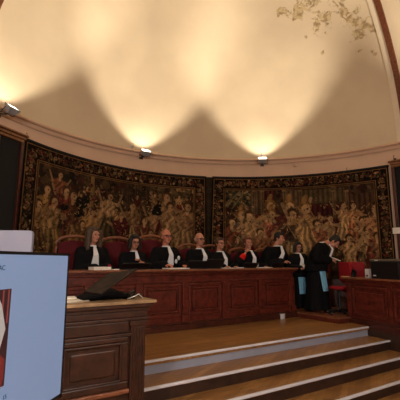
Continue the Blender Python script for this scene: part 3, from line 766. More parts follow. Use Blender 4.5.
    c = MB(); cz = P(0, 0, 1.07); c.lathe([(.068, -.015), (.070, .0), (.064, .012), (.058, .012), (.058, -.015)], tuple(cz), 20); c.build('collar', M['white'], root, smooth=True)
    # hair
    h = MB()
    if hair == 'bald':
        for sx in (-1, 1): h.ell(HP(sx*.069, .035, .015), (.012*hs, .038*hs, .035*hs), rot=hr)
        h.ell(HP(0, .085, -.005), (.058*hs, .026*hs, .045*hs), rot=hr)
    else:
        h.ell(HP(0, .03, .05), (.083*hs, .092*hs, .09*hs), rot=hr); h.ell(HP(0, -.045, .098), (.062*hs, .04*hs, .03*hs), rot=hr); h.ell(HP(0, .06, 0), (.074*hs, .055*hs, .085*hs), rot=hr)
        for sx in (-1, 1): h.ell(HP(sx*.071, .012, .03), (.016*hs, .05*hs, .05*hs), rot=hr)
        if hair in ('long', 'bob'):
            dn = -.20 if hair == 'long' else -.10
            for sx in (-1, 1):
                wd_ = .018 if hair == 'long' else 0; h.cap(HP(sx*(.078+wd_), -.01, .05), HP(sx*(.098+wd_), -.02, dn), (.034+wd_)*hs, .030*hs); h.cap(HP(sx*.06, .06, .03), HP(sx*.07, .07, dn), .045*hs, .04*hs)
            h.cap(HP(0, .09, 0), HP(0, .10, dn), .05*hs, .05*hs); h.ell(HP(0, .03, .062), (.092*hs, .10*hs, .092*hs), rot=hr)
    h.build('hair', M[hmat], root, remesh=.006, dec=.6)
    if glasses:
        q = MB()
        for sx in (-1, 1):
            ring = [HP(sx*.034+.026*math.cos(a), -.105, .01+.02*math.sin(a)) for a in [2*PI*k/12 for k in range(13)]]
            q.tube(ring, .0035*hs, 6); q.tube([HP(sx*.06, -.104, .016), HP(sx*.08, -.05, .016), HP(sx*.084, .01, .014)], .0035*hs, 6)
        q.tube([HP(-.01, -.106, .014), HP(.01, -.106, .014)], .0035*hs, 6); q.build('spectacles', M['glassf'], root)
    return root, P, arms
def bt(s_, off, z=0):       # point in the bench frame
    return Vector((BO.x, BO.y, 0))+u*s_+nb*off+Vector((0, 0, z))
def along(px, off, y=245):
    r = ray(px, y); o_ = Vector((BO.x, BO.y, 0))+nb*off
    # o + u t = r k (in plan)
    det = u.x*(-r.y)+r.x*u.y
    return (-o_.x*(-r.y)+r.x*(-o_.y))/det
PO = .93   # pelvis offset behind the bench front
def judge(px, crown_y, label, **kw):
    t = along(px, PO-.15); loc = bt(t, PO, PZ); kw.setdefault('lean', .16)
    hd = bt(t, PO-.15); dist = hd.y
    zc = CH+(ray(px, crown_y).z/ray(px, crown_y).y)*dist
    s_ = (zc-PZ)/1.36
    print('judge', px, 't %.2f scale %.2f' % (t, s_))
    return person(label, tuple(loc), UA+R(kw.pop('turn', 0)), s=s_, group='judges seated at the bench', **kw)+(t,)
J = []
r1 = judge(93, 228.5, 'seated woman with long ashy hair, black robe and white jabot, leftmost at the bench', hair='long', hmat='hash_', hyaw=22, wl=(.12, -.42, .70), wr=(-.02, -.40, .70), lean=.2)
r2 = judge(134, 236, 'seated person with dark bobbed hair and spectacles, hands joined before the white jabot', hair='bob', hmat='hdark', glasses=True, hyaw=-4, hpitch=8, wl=(.03, -.40, .86), wr=(-.05, -.41, .82), lean=.25)
r3 = judge(167, 230.5, 'seated bald man with dark-rimmed glasses, ermine tips on his robe and white papers before him', hair='bald', hmat='hbrown', glasses=True, hyaw=2, wl=(.20, -.42, .72), wr=(-.18, -.42, .73), lean=.14, hs=1.12, skin='skinr')
r4 = judge(201, 234, 'seated bald man with white side hair and glasses, in front of the gap between tapestries', hair='bald', hmat='hgrey', glasses=True, hyaw=4, lean=.12, hs=1.12)
r5 = judge(221.5, 238, 'seated man with short greying brown hair and glasses, white jabot turned sideways', hair='short', hmat='hbrown', glasses=True, hyaw=6, lean=.12, hs=1.05)
r6 = judge(249.5, 237.5, 'seated person with auburn hair resting chin on a hand with a red sleeve', hair='short', hmat='hred', hyaw=-10, lean=.14, wr=(-.19, -.22, 1.01), wl=(.2, -.4, .72), hs=1.05, short_r=True)
r7 = judge(269.5, 232, 'dark-haired person in black robe leaning to the side at the right end of the bench', hair='short', hmat='hdark', hyaw=25, hpitch=10, lean=.3, leanx=.30, bust=1.3, wl=(.30, -.45, .74), wr=(.05, -.42, .74), hs=1.0)
# accents on the robes
def dress(root, name, mbx, m, label=None):
    o = mbx.build(name, m, root)
    if label: o['label'] = label
    return o
for (rr, pts) in ((r3, ((.14, -.19, .80), (.20, -.17, .86))), (r6, ((.13, -.21, .76),)), (r5, ((-.17, -.17, .74),))):
    P = rr[1]
    for p in pts:
        mb = MB(); q = P(*p); mb.ell(q, (.028, .022, .04), 10, 8); dress(rr[0], 'fur_tip', mb, M['white'], 'white fur tip')
P = r6[1]; sh, el, w, d = r6[2][1]
mb = MB(); mb.cap(el+(w-el)*.05, el+(w-el)*.72, .075, .058); dress(r6[0], 'sleeve_lining', mb, M['redc'], 'red sleeve')
# standing clerks
def clerk(px, headtop_y, dist, label, **kw):
    g_ = yp(px, 300, dist); zc = CH+ray(px, headtop_y).z/ray(px, headtop_y).y*dist
    return g_, zc
g1, z1 = clerk(299, 243, 8.75, '')
c1 = person('standing woman in black robe with pale blue panel, between bench end and bowed clerk', (g1.x, g1.y, SZ), UA*.35, s=(z1-SZ)/1.79, seated=False, group='clerks standing beside the bench', hair='bob', hmat='hdark', hyaw=0, hpitch=6, lean=.1, glasses=True,
            wl=(.13, -.33, 1.13), wr=(-.10, -.33, 1.10), hs=1.08)
g2, z2 = clerk(317, 232, 8.35, '')
c2 = person('standing clerk in black robe with light blue sash, head bowed over papers in hand', (g2.x, g2.y, SZ), R(58), s=.99, seated=False, group='clerks standing beside the bench', hair='short', hmat='hdark', hyaw=8, hpitch=58, lean=.32, head_off=(0, -.13, -.09),
            wl=(.07, -.33, 1.14), wr=(-.09, -.33, 1.11), hs=1.12, bust=1.3)
def sash(rr, x0, x1, z0, z1, name='sash', yaw=0):
    P = rr[1]; mb = MB(); rows = []
    for i in range(14):
        t = i/13; z = z1+(z0-z1)*t; row = []
        for k in range(7):
            f = k/6; xx = x0+(x1-x0)*f; rad = .215+.10*max(0, (.95-z))/.9
            a = xx/rad; yy = -rad*math.cos(a)*.97-.02-(.008 if k % 2 else 0)
            row.append((math.sin(a)*(rad+.02), yy, z))
        rows.append(row+[(x, y+.02, z) for x, y, z in row[::-1]])
    mb.rings(rows); return mb
dress(c1[0], 'robe_panel', sash(c1, -.09, .10, .42, .86), M['blue'], 'pale blue hanging panel')
dress(c2[0], 'sash', sash(c2, -.20, -.06, .45, 1.06), M['blue'], 'light blue hanging sash')
def held(root_t, pos, label, w=.16, d=.22, m='paper', rx=25):
    rt = root_t[0]; mw = Matrix.Translation(rt.location) @ rt.rotation_euler.to_matrix().to_4x4() @ Matrix.Scale(rt.scale[0], 4)
    o = MB().box(-w/2, w/2, -d/2, d/2, -.004, .004).build('paper_sheets', M[m]); o.location = mw @ Vector(pos); o.rotation_euler = (R(rx), 0, rt.rotation_euler.z)
    return tag(o, label, 'papers')
held(c2, (0, -.44, 1.14), 'white papers held by the bowed clerk in black robe')
held(c1, (.05, -.43, 1.13), 'pale papers held by the woman standing beside the bench')

# ------------------------------------------------------------------ judges' chairs
def judge_chair(px, label, off=1.28, top=1.34, w=.34):
    t = along(px, off); root = thing('armchair', label, 'armchair', tuple(bt(t, off, PZ)), UA, 'red upholstered chairs behind the bench')
    mb = MB(); mb.box(-w+.04, w-.04, -.52, .0, .40, .50); mb.build('seat', M['red'], root, bevel=.03)
    def outline(w_, h0, h1, arch, n=16): return [(-w_, h0)]+[(w_, h0)]+[(w_*math.cos(PI*k/n), h1+arch*math.sin(PI*k/n)) for k in range(n+1)]
    mx = Matrix.Translation((0, .06, 0)) @ Matrix.Rotation(R(90), 4, 'X')
    mb = MB(); mb.prism(outline(w-.05, .48, top-.20, .10), -.01, .06, mx=mx @ Matrix.Translation((0,0,0))); mb.build('backrest', M['red'], root, bevel=.02)
    mb = MB(); pts = [(-w, .03, .45)]+[(-w, .03, top-.22)]+[(w*math.cos(PI-PI*k/14), .03, top-.17+.15*math.sin(PI*k/14)) for k in range(15)]+[(w, .03, top-.22), (w, .03, .45)]
    mb.tube(pts, .030, 8); mb.build('back_frame', M['mahogl'], root, smooth=True)
    for sx in (-1, 1):
        mb = MB(); mb.tube([(sx*w, .02, .72), (sx*w, -.25, .74), (sx*w, -.45, .70)], .025); mb.tube([(sx*w, -.42, .70), (sx*w, -.42, .42)], .022); mb.build('armrest', M['walnut'], root)
        for y in (-.48, .02):
            mb = MB(); mb.tube([(sx*(w-.03), y, .44), (sx*(w-.03), y, .001)], [.028, .018]); mb.build('leg', M['walnut'], root)
    return root
for px, lab, tp in ((75, 'red chair left of the woman with long ashy hair', 1.36), (117, 'red upholstered chair left of the person with dark bobbed hair', 1.36), (152, 'red chair behind the bald man with papers', 1.42),
                (190, 'red chair behind the bald man with white side hair', 1.26), (211, 'red chair behind the man with greying brown hair', 1.25), (240, 'red chair behind the auburn-haired person', 1.2), (264, 'red chair behind the person leaning at the right end', 1.2)):
    judge_chair(px, lab, top=tp)

# ------------------------------------------------------------------ things on the bench
def on_bench(px, off=.3): return bt(along(px, off, 266), off, H)
def book(px, off, w, d, h, m, label, cat, rz=0, name='papers', bev=.003):
    o = MB().box(-w/2, w/2, -d/2, d/2, 0, h).build(name, M[m], bevel=bev); o.location = on_bench(px, off); o.rotation_euler = (0, 0, UA+R(rz)); return tag(o, label, cat)
book(100, .28, .30, .22, .05, 'paper', 'thick stack of white papers before the woman with ashy hair', 'papers', 8, 'paper_stack')
o = MB().box(-.03, .03, -.02, .02, 0, .05).box(-.015, .03, -.015, .015, .05, .09).build('red_case', M['redb'], bevel=.008); o.location = on_bench(109, .22); tag(o, 'small red case on the bench beside the paper stack', 'case')
book(176, .25, .44, .26, .02, 'paper', 'white open folder before the bald man in glasses', 'folder', 4, 'folder')
book(157, .2, .12, .2, .008, 'plasticm', 'dark notebook beside the white folder', 'notebook', 0, 'notebook')
book(226, .22, .34, .2, .012, 'paper', 'white papers before the man with greying brown hair', 'papers', 4, 'paper_sheets')
book(240, .14, .1, .14, .02, 'wplastic', 'small pale notepad on the bench near the red sleeve', 'notepad', 0, 'notepad')
book(264, .2, .36, .2, .012, 'paper', 'white papers near the right end of the bench', 'papers', 12, 'paper_sheets')
book(115, .14, .12, .1, .015, 'paper', 'small cream notepad near the left laptop', 'notepad', 0, 'notepad')
def laptop(px, off, label, w=.36, tilt=18, rz=0, lidh=.22):
    root = thing('laptop', label, 'laptop', tuple(on_bench(px, off)), UA+PI+R(rz), 'black laptops on the bench')
    MB().box(-w/2, w/2, -.12, .12, 0, .018).build('keyboard_base', M['plasticm'], root, bevel=.004)
    mx = Matrix.Translation((0, .12, .018)) @ Matrix.Rotation(R(-tilt), 4, 'X')
    ld_ = MB().box(-w/2, w/2, -.006, .006, 0, lidh, mx=mx).build('lid', M['plastic'], root, bevel=.004)
    return root
laptop(132, .32, 'low black laptop in front of the person with dark bobbed hair', .52, 55, 0, .16)
laptop(192, .30, 'black laptop left of the man with white side hair', .4, 35, 0, .16)
laptop(210, .28, 'black laptop between the two men with glasses', .42, 30, 0, .19)
laptop(245, .30, 'black laptop before the person with the red sleeve', .4, 50, 0, .14)
laptop(272, .32, 'black laptop at the right end of the bench', .36, 50, 0, .14)
# white cup on the dais
q = gp(283.3, 319, 0)
o = MB().lathe([(.062, 0), (.068, .003), (.074, .10), (.070, .106), (.06, .10)], n=20).build('paper_cup', M['wplastic'], smooth=False); o.location = q+nb*.05; tag(o, 'small white cup standing on the dais floor by the bench foot', 'cup')

# ------------------------------------------------------------------ foreground left desk
LZ = .80; LC = gp(157, 299.6, LZ)
desk = thing('clerk_desk', 'tall dark walnut desk with fluted pilaster in the left foreground', 'desk', (LC.x, LC.y, HF), UA)
DZ = LZ-HF; LW = 2.3; LD = .62
W_ = M['walnut']
MB().box(-LW, 0, 0, LD, DZ-.03, DZ).build('top', M['tan'], desk, bevel=.006)
MB().box(-LW+.1, -.09, .08, LD-.04, .0, DZ-.16).build('body', W_, desk)
mb = MB(); mb.box(-LW+.02, -.03, .02, LD-.01, DZ-.065, DZ-.03); mb.box(-LW+.05, -.055, .045, LD-.02, DZ-.10, DZ-.065); mb.box(-LW+.07, -.07, .06, LD-.03, DZ-.16, DZ-.10); mb.box(-LW+.05, -.055, .045, LD-.02, DZ-.19, DZ-.16)
mb.build('cornice', W_, desk, bevel=.008)
for px_ in (-.17, -1.02, -1.9):
    p = MB(); p.box(px_-.075, px_+.075, .045, .1, .12, DZ-.19)
    for k in range(4): p.box(px_-.058+.034*k, px_-.044+.034*k, .034, .05, .2, DZ-.26)
    p.box(px_-.09, px_+.09, .03, .1, DZ-.235, DZ-.19); p.box(px_-.09, px_+.09, .03, .1, .12, .18)
    p.build('pilaster', W_, desk, bevel=.004)
for a, b_ in ((-.93, -.26), (-1.81, -1.11)):
    mb = MB(); mb.box(a, b_, .06, .09, DZ-.30, DZ-.19)
    zl, zh = DZ-.80, DZ-.33
    for (p, q_, r_, s_) in ((a, b_, zl, zl+.07), (a, b_, zh-.05, zh), (a, a+.07, zl+.07, zh-.05), (b_-.07, b_, zl+.07, zh-.05)): mb.box(p, q_, .058, .09, r_, s_)
    mb.box(a+.13, b_-.13, .062, .09, zl+.13, zh-.11)
    pn = mb.build('panel', W_, desk, bevel=.012)
    mb = MB()
    for (p, q_, r_, s_) in ((a+.07, b_-.07, zl+.07, zl+.09), (a+.07, b_-.07, zh-.07, zh-.05), (a+.07, a+.09, zl+.07, zh-.05), (b_-.09, b_-.07, zl+.07, zh-.05), (a-.02, b_+.02, DZ-.33, DZ-.30)): mb.box(p, q_, .045, .08, r_, s_)
    mb.build('panel_moulding', W_, pn, bevel=.006)
mb = MB(); mb.box(-LW+.06, -.05, .035, LD-.02, 0, .10); mb.box(-LW+.07, -.07, .045, LD-.02, .10, .14); mb.build('plinth', W_, desk, bevel=.01)
for a, b_ in ((-.93, -.26), (-1.81, -1.11)): MB().box(a-.01, b_+.01, .04, .1, DZ-.84, DZ-.80).build('base_moulding', M['mahogl'], desk, bevel=.008)
def on_desk(px, py, z=LZ): return gp(px, py, z)
def ld(x, y, z=0): return Vector((LC.x, LC.y, LZ))+u*x+nb*y+Vector((0, 0, z))
# papers
for i, (x, y, w, d, h, rz, lab) in enumerate(((-.78, .28, .30, .22, .012, 10, 'cream papers lying lowest on the walnut desk beside the screen'), (-.83, .40, .28, .2, .03, -8, 'white stack of papers on the walnut desk behind the screen edge'))):
    root = thing('paper_stack', lab, 'papers', tuple(ld(x, y, 0)), UA+R(rz))
    for k in range(3): MB().box(-w/2+.008*k, w/2-.004*k, -d/2, d/2, k*h/3+.001, (k+1)*h/3+.001).build('sheet', M['paper' if k != 1 else 'papert'], root)
# open leather bag: soft body plus raised flap
bag = thing('leather_bag', 'rumpled brown leather bag with raised flap lying on the walnut desk', 'bag', tuple(ld(-.42, .34, 0)), UA)
mb = MB(); rs = []
for i in range(13):
    t = i/12; x = -.26+.52*t; hh = .02+.085*math.sin(PI*min(1, t*1.05))**.7; w = .15+.02*math.sin(7*t)
    rs.append([(x, w*math.cos(a)*(1+.06*math.sin(5*a+i)), max(0, hh*.5+hh*.55*math.sin(a)*(1+.12*math.sin(3*a+i*1.3)))) for a in [2*PI*k/18 for k in range(18)]])
mb.rings(rs); mb.build('bag_body', M['black'], bag, smooth=True)
cA, cB, cC, cD = yp(84, 291, 3.35), yp(101, 293.5, 3.32), yp(137, 268.5, 3.62), yp(108, 273.5, 3.62)
inv = (Matrix.Translation(ld(-.42, .34)) @ Matrix.Rotation(UA, 4, 'Z')).inverted()
mb = MB(); rows = []
for i in range(15):
    t = i/14; row = []
    for k in range(9):
        f = k/8; p = (cA*(1-f)+cB*f)*(1-t)+(cD*(1-f)+cC*f)*t
        q = inv @ p; q.z += (.010*math.sin(7*t+3*f)+.012*math.sin(9*f-4*t))*math.sin(PI*f)*math.sin(PI*min(1, t+.15))
        row.append(tuple(q))
    rows.append(row+[(a_+.004, b_+.008, c_-.014) for a_, b_, c_ in row[::-1]])
mb.rings(rows); mb.build('flap', M['leather'], bag, smooth=True)
mb = MB(); mb.tube([(.20, -.10, .05), (.28, -.08, .07), (.33, 0, .03), (.28, .07, .02), (.2, .05, .05)], .012); mb.build('strap', M['plastic'], bag, smooth=True)
cb = MB(); pts = []
for i in range(40): a = i/39*9; pts.append(ld(-.16+.1*math.cos(a)*(1-.3*math.sin(a*.7)), .25+.09*math.sin(a*1.1), .008+.022*abs(math.sin(a*1.7))+.01*i/39))
o = cb.tube([p-ld(-.16, .25) for p in pts], .0055, 6).build('charging_cable', M['plastic'], smooth=True); o.location = ld(-.16, .25); tag(o, 'tangle of black cable at the right end of the walnut desk', 'cable')
o = MB().tube([(0, 0, .006), (.06, -.03, .03), (.12, -.01, .05), (.15, .03, .03), (.18, .02, .006)], .005, 6).build('white_cable', M['paper'], smooth=True); o.location = ld(-.25, .16); o.rotation_euler = (0, 0, UA); tag(o, 'short pale cable curled beside the leather bag', 'cable')

# monitor with pale casing standing on the walnut desk, seen from behind
mt = yp(32, 240, 3.25)
mon = thing('desktop_monitor', 'pale casing of a computer monitor seen above the large screen', 'monitor', (0, 0, 0), 0)
mtop = yp(16, 230.5, 3.1).z; mr = yp(32, 240, 3.1)
mon.location = (mr.x-.27, 3.1, LZ); mon.rotation_euler = (0, 0, R(6))
hh = mtop-LZ
mb = MB(); prof = [(-.27, hh-.42), (.27, hh-.42)]+[(.27-.03+.03*math.cos(a), hh-.03+.03*math.sin(a)) for a in np.linspace(0, PI/2, 6)]+[(-.27+.03+.03*math.cos(a), hh-.03+.03*math.sin(a)) for a in np.linspace(PI/2, PI, 6)]
mb.prism(prof, -.02, .03, mx=Matrix.Rotation(R(90), 4, 'X')); mb.build('casing', M['lavender'], mon, bevel=.006)
MB().box(-.25, .25, .02, .024, hh-.39, hh-.03).build('display', M['plastic'], mon)
MB().box(-.04, .04, -.02, .02, .01, hh-.35).box(-.13, .13, -.08, .08, 0, .015).build('stand', M['lavender'], mon, bevel=.004)

# ------------------------------------------------------------------ large presentation screen
TR = yp(69, 253.5, 1.9); TBR = yp(61.5, 397, 1.9); TL = yp(0, 251.0, 1.40)
dx_ = (TL.x-TR.x); dy_ = (TL.y-TR.y); tvang = math.atan2(-dy_, -dx_)     # local +x runs from the viewer towards the far edge
TVW = 1.27; TVH = TR.z-TBR.z
tv = thing('presentation_screen', 'large black-framed screen showing a pale blue slide in the left foreground', 'screen', (TR.x, TR.y, HF), tvang)
zb = TBR.z-HF; zt = TR.z-HF
# local frame: x from -TVW to 0 (0 = far edge), the screen faces -y or +y: pick the side that looks at the camera
MB().box(-TVW, 0, .002, .045, zb, zt).build('housing', M['plastic'], tv, bevel=.004)
bz = .012
mb = MB()
for (a, b_, c_, d) in ((-TVW, 0, zt-bz, zt), (-TVW, 0, zb, zb+.02), (-TVW, -TVW+bz, zb, zt), (-bz, 0, zb, zt)): mb.box(a, b_, -.004, .004, c_, d)
mb.build('bezel', M['plastic'], tv)
slide = mat('slide', col(112,134,172), .35, emit=col(122,144,182), estr=.47)
slide_o = MB().box(-TVW+bz, -bz, -.0025, .003, zb+.02, zt-bz).build('slide_display', slide, tv)
def tv_xz(px, py):
    r = ray(px, py); ca, sa = math.cos(tvang), math.sin(tvang)
    det = ca*(-r.y)+r.x*sa
    t = (-TR.x*(-r.y)+r.x*(-TR.y))/det
    k = (TR.y+sa*t)/r.y
    return t, CH+r.z*k-HF
# slide photograph: red curtain, pale robe, red patch
xr, zr1 = tv_xz(10.8, 288.5); _, zr0 = tv_xz(6.2, 384)
px0 = xr-.30
def emis(name, c, s_=.6): return mat(name, tuple(v*.5 for v in c[:3])+(1,), .4, emit=c, estr=s_)
pic = MB().box(px0, xr, -.0040, -.0026, zr0, zr1).build('slide_picture', emis('picture_dark', col(58,34,36)), slide_o)
for k in range(9):
    xx = xr-.012-.03*k; MB().box(xx-.006, xx+.002, -.0048, -.0041, zr1-(zr1-zr0)*.36, zr1-.003).build('curtain_fold', emis('picture_red', col(132,66,62)), pic)
zm = zr0+(zr1-zr0)*.5
MB().prism([(px0, zm-.1), (xr-.05, zm-.06), (xr-.02, zm+.03), (xr-.05, zm+.12), (xr-.1, zm+.19), (px0, zm+.22)], .0042, .0056, mx=Matrix.Rotation(R(90), 4, 'X')).build('pale_robe', emis('picture_pale', col(176,170,166)), pic)
MB().prism([(px0, zm-.2), (xr-.04, zm-.22), (xr-.012, zm-.15), (xr-.012, zm-.08), (xr-.05, zm-.05), (px0, zm-.05)], .0057, .0066, mx=Matrix.Rotation(R(90), 4, 'X')).build('red_robe', emis('picture_crimson', col(116,44,42)), pic)
def text(body, px, py, size, m, name, align='RIGHT'):
    cu = bpy.data.curves.new(name, 'FONT'); cu.body = body; cu.size = size; cu.align_x = align; cu.extrude = .0005
    o_ = bpy.data.objects.new(name, cu); C.objects.link(o_)
    dg = bpy.context.evaluated_depsgraph_get(); me = bpy.data.meshes.new_from_object(o_.evaluated_get(dg)); bpy.data.objects.remove(o_)
    ob = bpy.data.objects.new(name, me); C.objects.link(ob); me.materials.append(m); x, z = tv_xz(px, py); ob.parent = slide_o
    ob.location = (x, -.004, z); ob.rotation_euler = (R(90), 0, 0); return ob
ink = emis('slide_ink', col(30,62,92), .5)
text('AC', 4.3, 270, .026, ink, 'slide_text'); text('15', 5.5, 398, .022, ink, 'slide_text')
mb = MB(); mb.box(-TVW/2-.04, -TVW/2+.04, .05, .09, .03, zt-.2); mb.box(-TVW/2-.2, -TVW/2+.2, .03, .09, zb+.2, zt-.2)
mb.build('stand_post', M['steeld'], tv)
mb = MB(); mb.box(-TVW/2-.4, -TVW/2+.4, .04, .1, 0, .04); mb.box(-TVW/2-.04, -TVW/2+.04, -.25, .35, 0, .04); mb.build('stand_foot', M['steeld'], tv)

# ------------------------------------------------------------------ right clerk desk
e2 = gp(400, 333, 0); e1 = gp(364, 325, 0)
rd = (e2-e1); rd.z = 0; rd.normalize()
if True:
    rd = dend.copy()*.45+rd*.55; rd.normalize()
rn = Vector((-rd.y, rd.x, 0))          # points away from the steps (towards right/back)?
if rn.x < 0: rn = -rn
RA = math.atan2(rd.y, rd.x)
RL = e1-rd*.42                          # left end of the desk front
RH = .86
dk = thing('clerk_desk', 'dark mahogany desk with recessed panels at the right edge beside the steps', 'desk', (RL.x, RL.y, 0), RA)
# local: x along the front, +y = rotate(+90) ; front faces -y or +y
sgn = 1 if Vector((-rd.y, rd.x, 0)).dot(rn) > 0 else -1
def db(mb, x0, x1, y0, y1, z0, z1):
    a, b_ = (y0, y1) if sgn > 0 else (-y1, -y0); mb.box(x0, x1, a, b_, z0, z1)
DL, DD = 2.6, .7
mb = MB(); db(mb, .03, DL, .02, DD, -.0, RH-.03); mb.build('body', M['mahog'], dk)
mb = MB(); db(mb, -.06, DL+.03, -.07, DD+.03, RH-.03, RH); mb.build('top', M['mahogl'], dk, bevel=.006)
mb = MB(); db(mb, -.03, DL, -.04, .1, RH-.065, RH-.03); db(mb, 0, DL, -.005, .1, RH-.12, RH-.065); mb.build('cornice', M['mahog'], dk, bevel=.006)
mb = MB(); db(mb, -.02, DL, -.035, .1, .0, .07); db(mb, -.01, DL, -.02, .1, .07, .11); mb.build('plinth', M['mahogd'], dk, bevel=.006)
for a, b_ in ((.17, 1.0), (1.12, 1.95)):
    mb = MB()
    for (p, q_, r_, s_) in ((a, b_, .16, .20), (a, b_, .66, .70), (a, a+.04, .2, .66), (b_-.04, b_, .2, .66)): db(mb, p, q_, -.012, .03, r_, s_)
    db(mb, a+.1, b_-.1, .0, .03, .27, .59); mb.build('panel', M['mahog'], dk, bevel=.01)
for a, b_ in ((.03, .13), (1.02, 1.10)): mb = MB(); db(mb, a, b_, -.01, .03, .11, RH-.12); mb.build('pilaster', M['mahog'], dk, bevel=.006)
# wall below the desk where the steps end
w0 = end1-dend*.02; mb = MB()
p_a = end1-dend*.3; p_b = end1+dend*2.9
side = Vector((-dend.y, dend.x, 0)); side = side if side.x > 0 else -side
off_ = .004
mb.prism([(q_.x, q_.y) for q_ in (p_a+side*off_, p_b+side*off_, p_b+side*1.6, p_a+side*1.6)], HF, -.052)
struct(mb.build('wall_steps', M['riserd']))
mb = MB(); mb.prism([(q_.x, q_.y) for q_ in (end1+side*off_, p_b+side*off_, p_b+side*1.6, end1+side*1.6)], -.05, -.001)
struct(mb.build('trim_6', M['mahogd']))
def rdp(x, y, z=RH): return RL+rd*x+rn*y+Vector((0, 0, z))
def desk_hit(px, py, z=RH+.0): return gp(px, py, z)
def at_depth(px, Y, z):
    r = ray(px, 270); return Vector((r.x/r.y*Y, Y, z))
# large black case / printer
def on_rd(px, yoff):   # point on the desk at image column px, yoff behind the front
    r = ray(px, 275); o_ = RL+rn*yoff; det = rd.x*(-r.y)+r.x*rd.y
    t = (-o_.x*(-r.y)+r.x*(-o_.y))/det; return t
t0 = on_rd(371, .10)
pr = thing('printer', 'large black printer with lighter lid on the right desk', 'printer', tuple(rdp(t0+.0, .10)), RA)
ph = .355; PLn = .62
def pbx(mb, x0, x1, y0, y1, z0, z1): a, b_ = (y0, y1) if sgn > 0 else (-y1, -y0); mb.box(x0, x1, a, b_, z0, z1)
mb = MB(); pbx(mb, 0, PLn, 0, .42, .0, ph-.04); mb.build('body', M['plastic'], pr, bevel=.012)
mb = MB(); pbx(mb, -.005, PLn+.005, -.01, .43, ph-.04, ph); mb.build('lid', M['lid'], pr, bevel=.012)
for k in range(2): mb = MB(); pbx(mb, .06+.035*k, .082+.035*k, -.004, 0, .045, .065); mb.build('button', M['paper'], pr)
mb = MB(); pbx(mb, .12, .20, -.014, -.009, ph-.028, ph-.016); mb.build('name_plate', M['paper'], pr)
t1 = on_rd(365, .16); o = MB()
wb = thing('speaker_box', 'small white upright box left of the black printer', 'box', tuple(rdp(t1, .16)), RA)
mb = MB(); pbx(mb, 0, .11, 0, .08, 0, .17); mb.build('case', M['wplastic'], wb, bevel=.006)
mb = MB(); pbx(mb, .03, .075, -.004, 0, .025, .06); mb.build('port_panel', M['plasticm'], wb)
# small dark tablet on stand
t2 = on_rd(351, .16)
tb = thing('tablet_stand', 'small black tilted tablet on the right desk in front of the red chair', 'tablet', tuple(rdp(t2, .16)), RA-R(20))
mx = Matrix.Rotation(R(14), 4, 'Y') @ Matrix.Rotation(R(-12*sgn), 4, 'X')
mb = MB(); mb.box(-.03, .17, -.006, .006, .02, .17, mx=mx); mb.build('tablet', M['plastic'], tb, bevel=.004)
mb = MB(); mb.box(.02, .13, -.05, .05, 0, .012); mb.box(.06, .09, 0, .01, 0, .08); mb.build('foot', M['plasticm'], tb)
o = MB().box(-.1, .1, -.06, .06, 0, .012).build('notepad', M['papert'], bevel=.002); o.location = rdp(on_rd(346, .1), .12); o.rotation_euler = (0, 0, RA); tag(o, 'cream notepad at the left corner of the right desk', 'notepad')
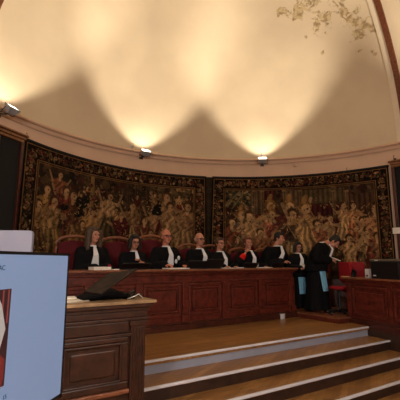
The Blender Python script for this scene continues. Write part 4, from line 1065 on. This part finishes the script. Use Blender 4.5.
# dark low monitor behind
def office_chair(px, Y, label, seat_z, top_z, w, m, rz, floor=SZ):
    p = at_depth(px, Y, floor); root = thing('office_chair', label, 'chair', tuple(p), rz)
    MB().loft([(0, 0, seat_z-.07, w*.82, w*.82), (0, 0, seat_z-.04, w, w), (0, 0, seat_z-.01, w, w), (0, 0, seat_z, w*.86, w*.86)], 28).build('seat', m, root, smooth=True)
    n = 14; out = [(-w, seat_z+.1), (w, seat_z+.1)]+[(w*.8+.2*w*math.cos(a), top_z-.05+.05*math.sin(a)) for a in np.linspace(0, PI/2, 6)]+[(-w*.8+.2*w*math.cos(a), top_z-.05+.05*math.sin(a)) for a in np.linspace(PI/2, PI, 6)]
    MB().prism(out, -.035, .035, mx=Matrix.Translation((0, w, 0)) @ Matrix.Rotation(R(90), 4, 'X')).build('backrest', m, root, bevel=.02)
    MB().tube([(0, w+.05, top_z-.2), (0, w+.06, seat_z), (0, w*.5, seat_z-.08), (0, 0, seat_z-.08)], .02).build('back_support', M['plastic'], root)
    MB().tube([(0, 0, seat_z-.07), (0, 0, .08)], .03).build('column', M['plastic'], root)
    for k in range(5):
        a = k*2*PI/5; MB().tube([(0, 0, .09), (.26*math.cos(a), .26*math.sin(a), .05)], [.025, .016]).ell((.27*math.cos(a), .27*math.sin(a), .03), .03, 8, 6).build('leg', M['plastic'], root)
    return root
office_chair(353, 8.0, 'red office chair behind the right desk below the tapestry', .5, 1.06, .24, M['redb'], R(-20))
office_chair(337.5, 7.9, 'red chair with round bright seat between the bowed clerk and the right desk', .565, 1.06, .19, M['redb'], R(-75))
# small pale notice by the right portal
a, z = cylhit(399.5, 231); o = MB().box(-.1, .1, -.02, 0, -.07, .07).build('wall_notice', M['paper']); o.location = apse(a, RW-.14, z); o.rotation_euler = (0, 0, R(a-90)); tag(o, 'small pale notice at the right edge beside the tapestry', 'notice')

# ------------------------------------------------------------------ light
def area(loc, size, power, colr, rot=(0, 0, 0), shape='DISK'):
    l = bpy.data.lights.new('lamp', 'AREA'); l.shape = shape; l.size = size; l.energy = power; l.color = colr
    o = bpy.data.objects.new('fill_light', l); C.objects.link(o); o.location = loc; o.rotation_euler = rot; return o
for (x, y, lab) in ((-1.6, -1.2, 'added fill lamp, an unseen white globe over the left of the hall'), (2.8, -1.2, 'added fill lamp, an unseen white globe over the right of the hall')):  # fill lamps added out of view behind the camera to brighten the foreground
    root = thing('fill_lamp', lab, 'fill lamp', (x, y, 3.55))
    MB().ell((0, 0, 0), .2, 24, 16).build('fill_globe', M['globe'], root, smooth=True)
    MB().tube([(0, 0, .19), (0, 0, .4)], .015).build('rod', M['steeld'], root)
    l = bpy.data.lights.new('lamp', 'POINT'); l.energy = 440; l.color = (1, .94, .87); l.shadow_soft_size = .22
    o = bpy.data.objects.new('fill_light', l); C.objects.link(o); o.parent = root; o.location = (0, 0, -.45)
w = bpy.data.worlds.new('world'); bpy.context.scene.world = w; w.use_nodes = True
w.node_tree.nodes['Background'].inputs['Color'].default_value = (.5, .45, .42, 1); w.node_tree.nodes['Background'].inputs['Strength'].default_value = .02
vs = bpy.context.scene.view_settings; vs.view_transform = 'Standard'; vs.look = 'None'; vs.gamma = 1; vs.exposure = 0
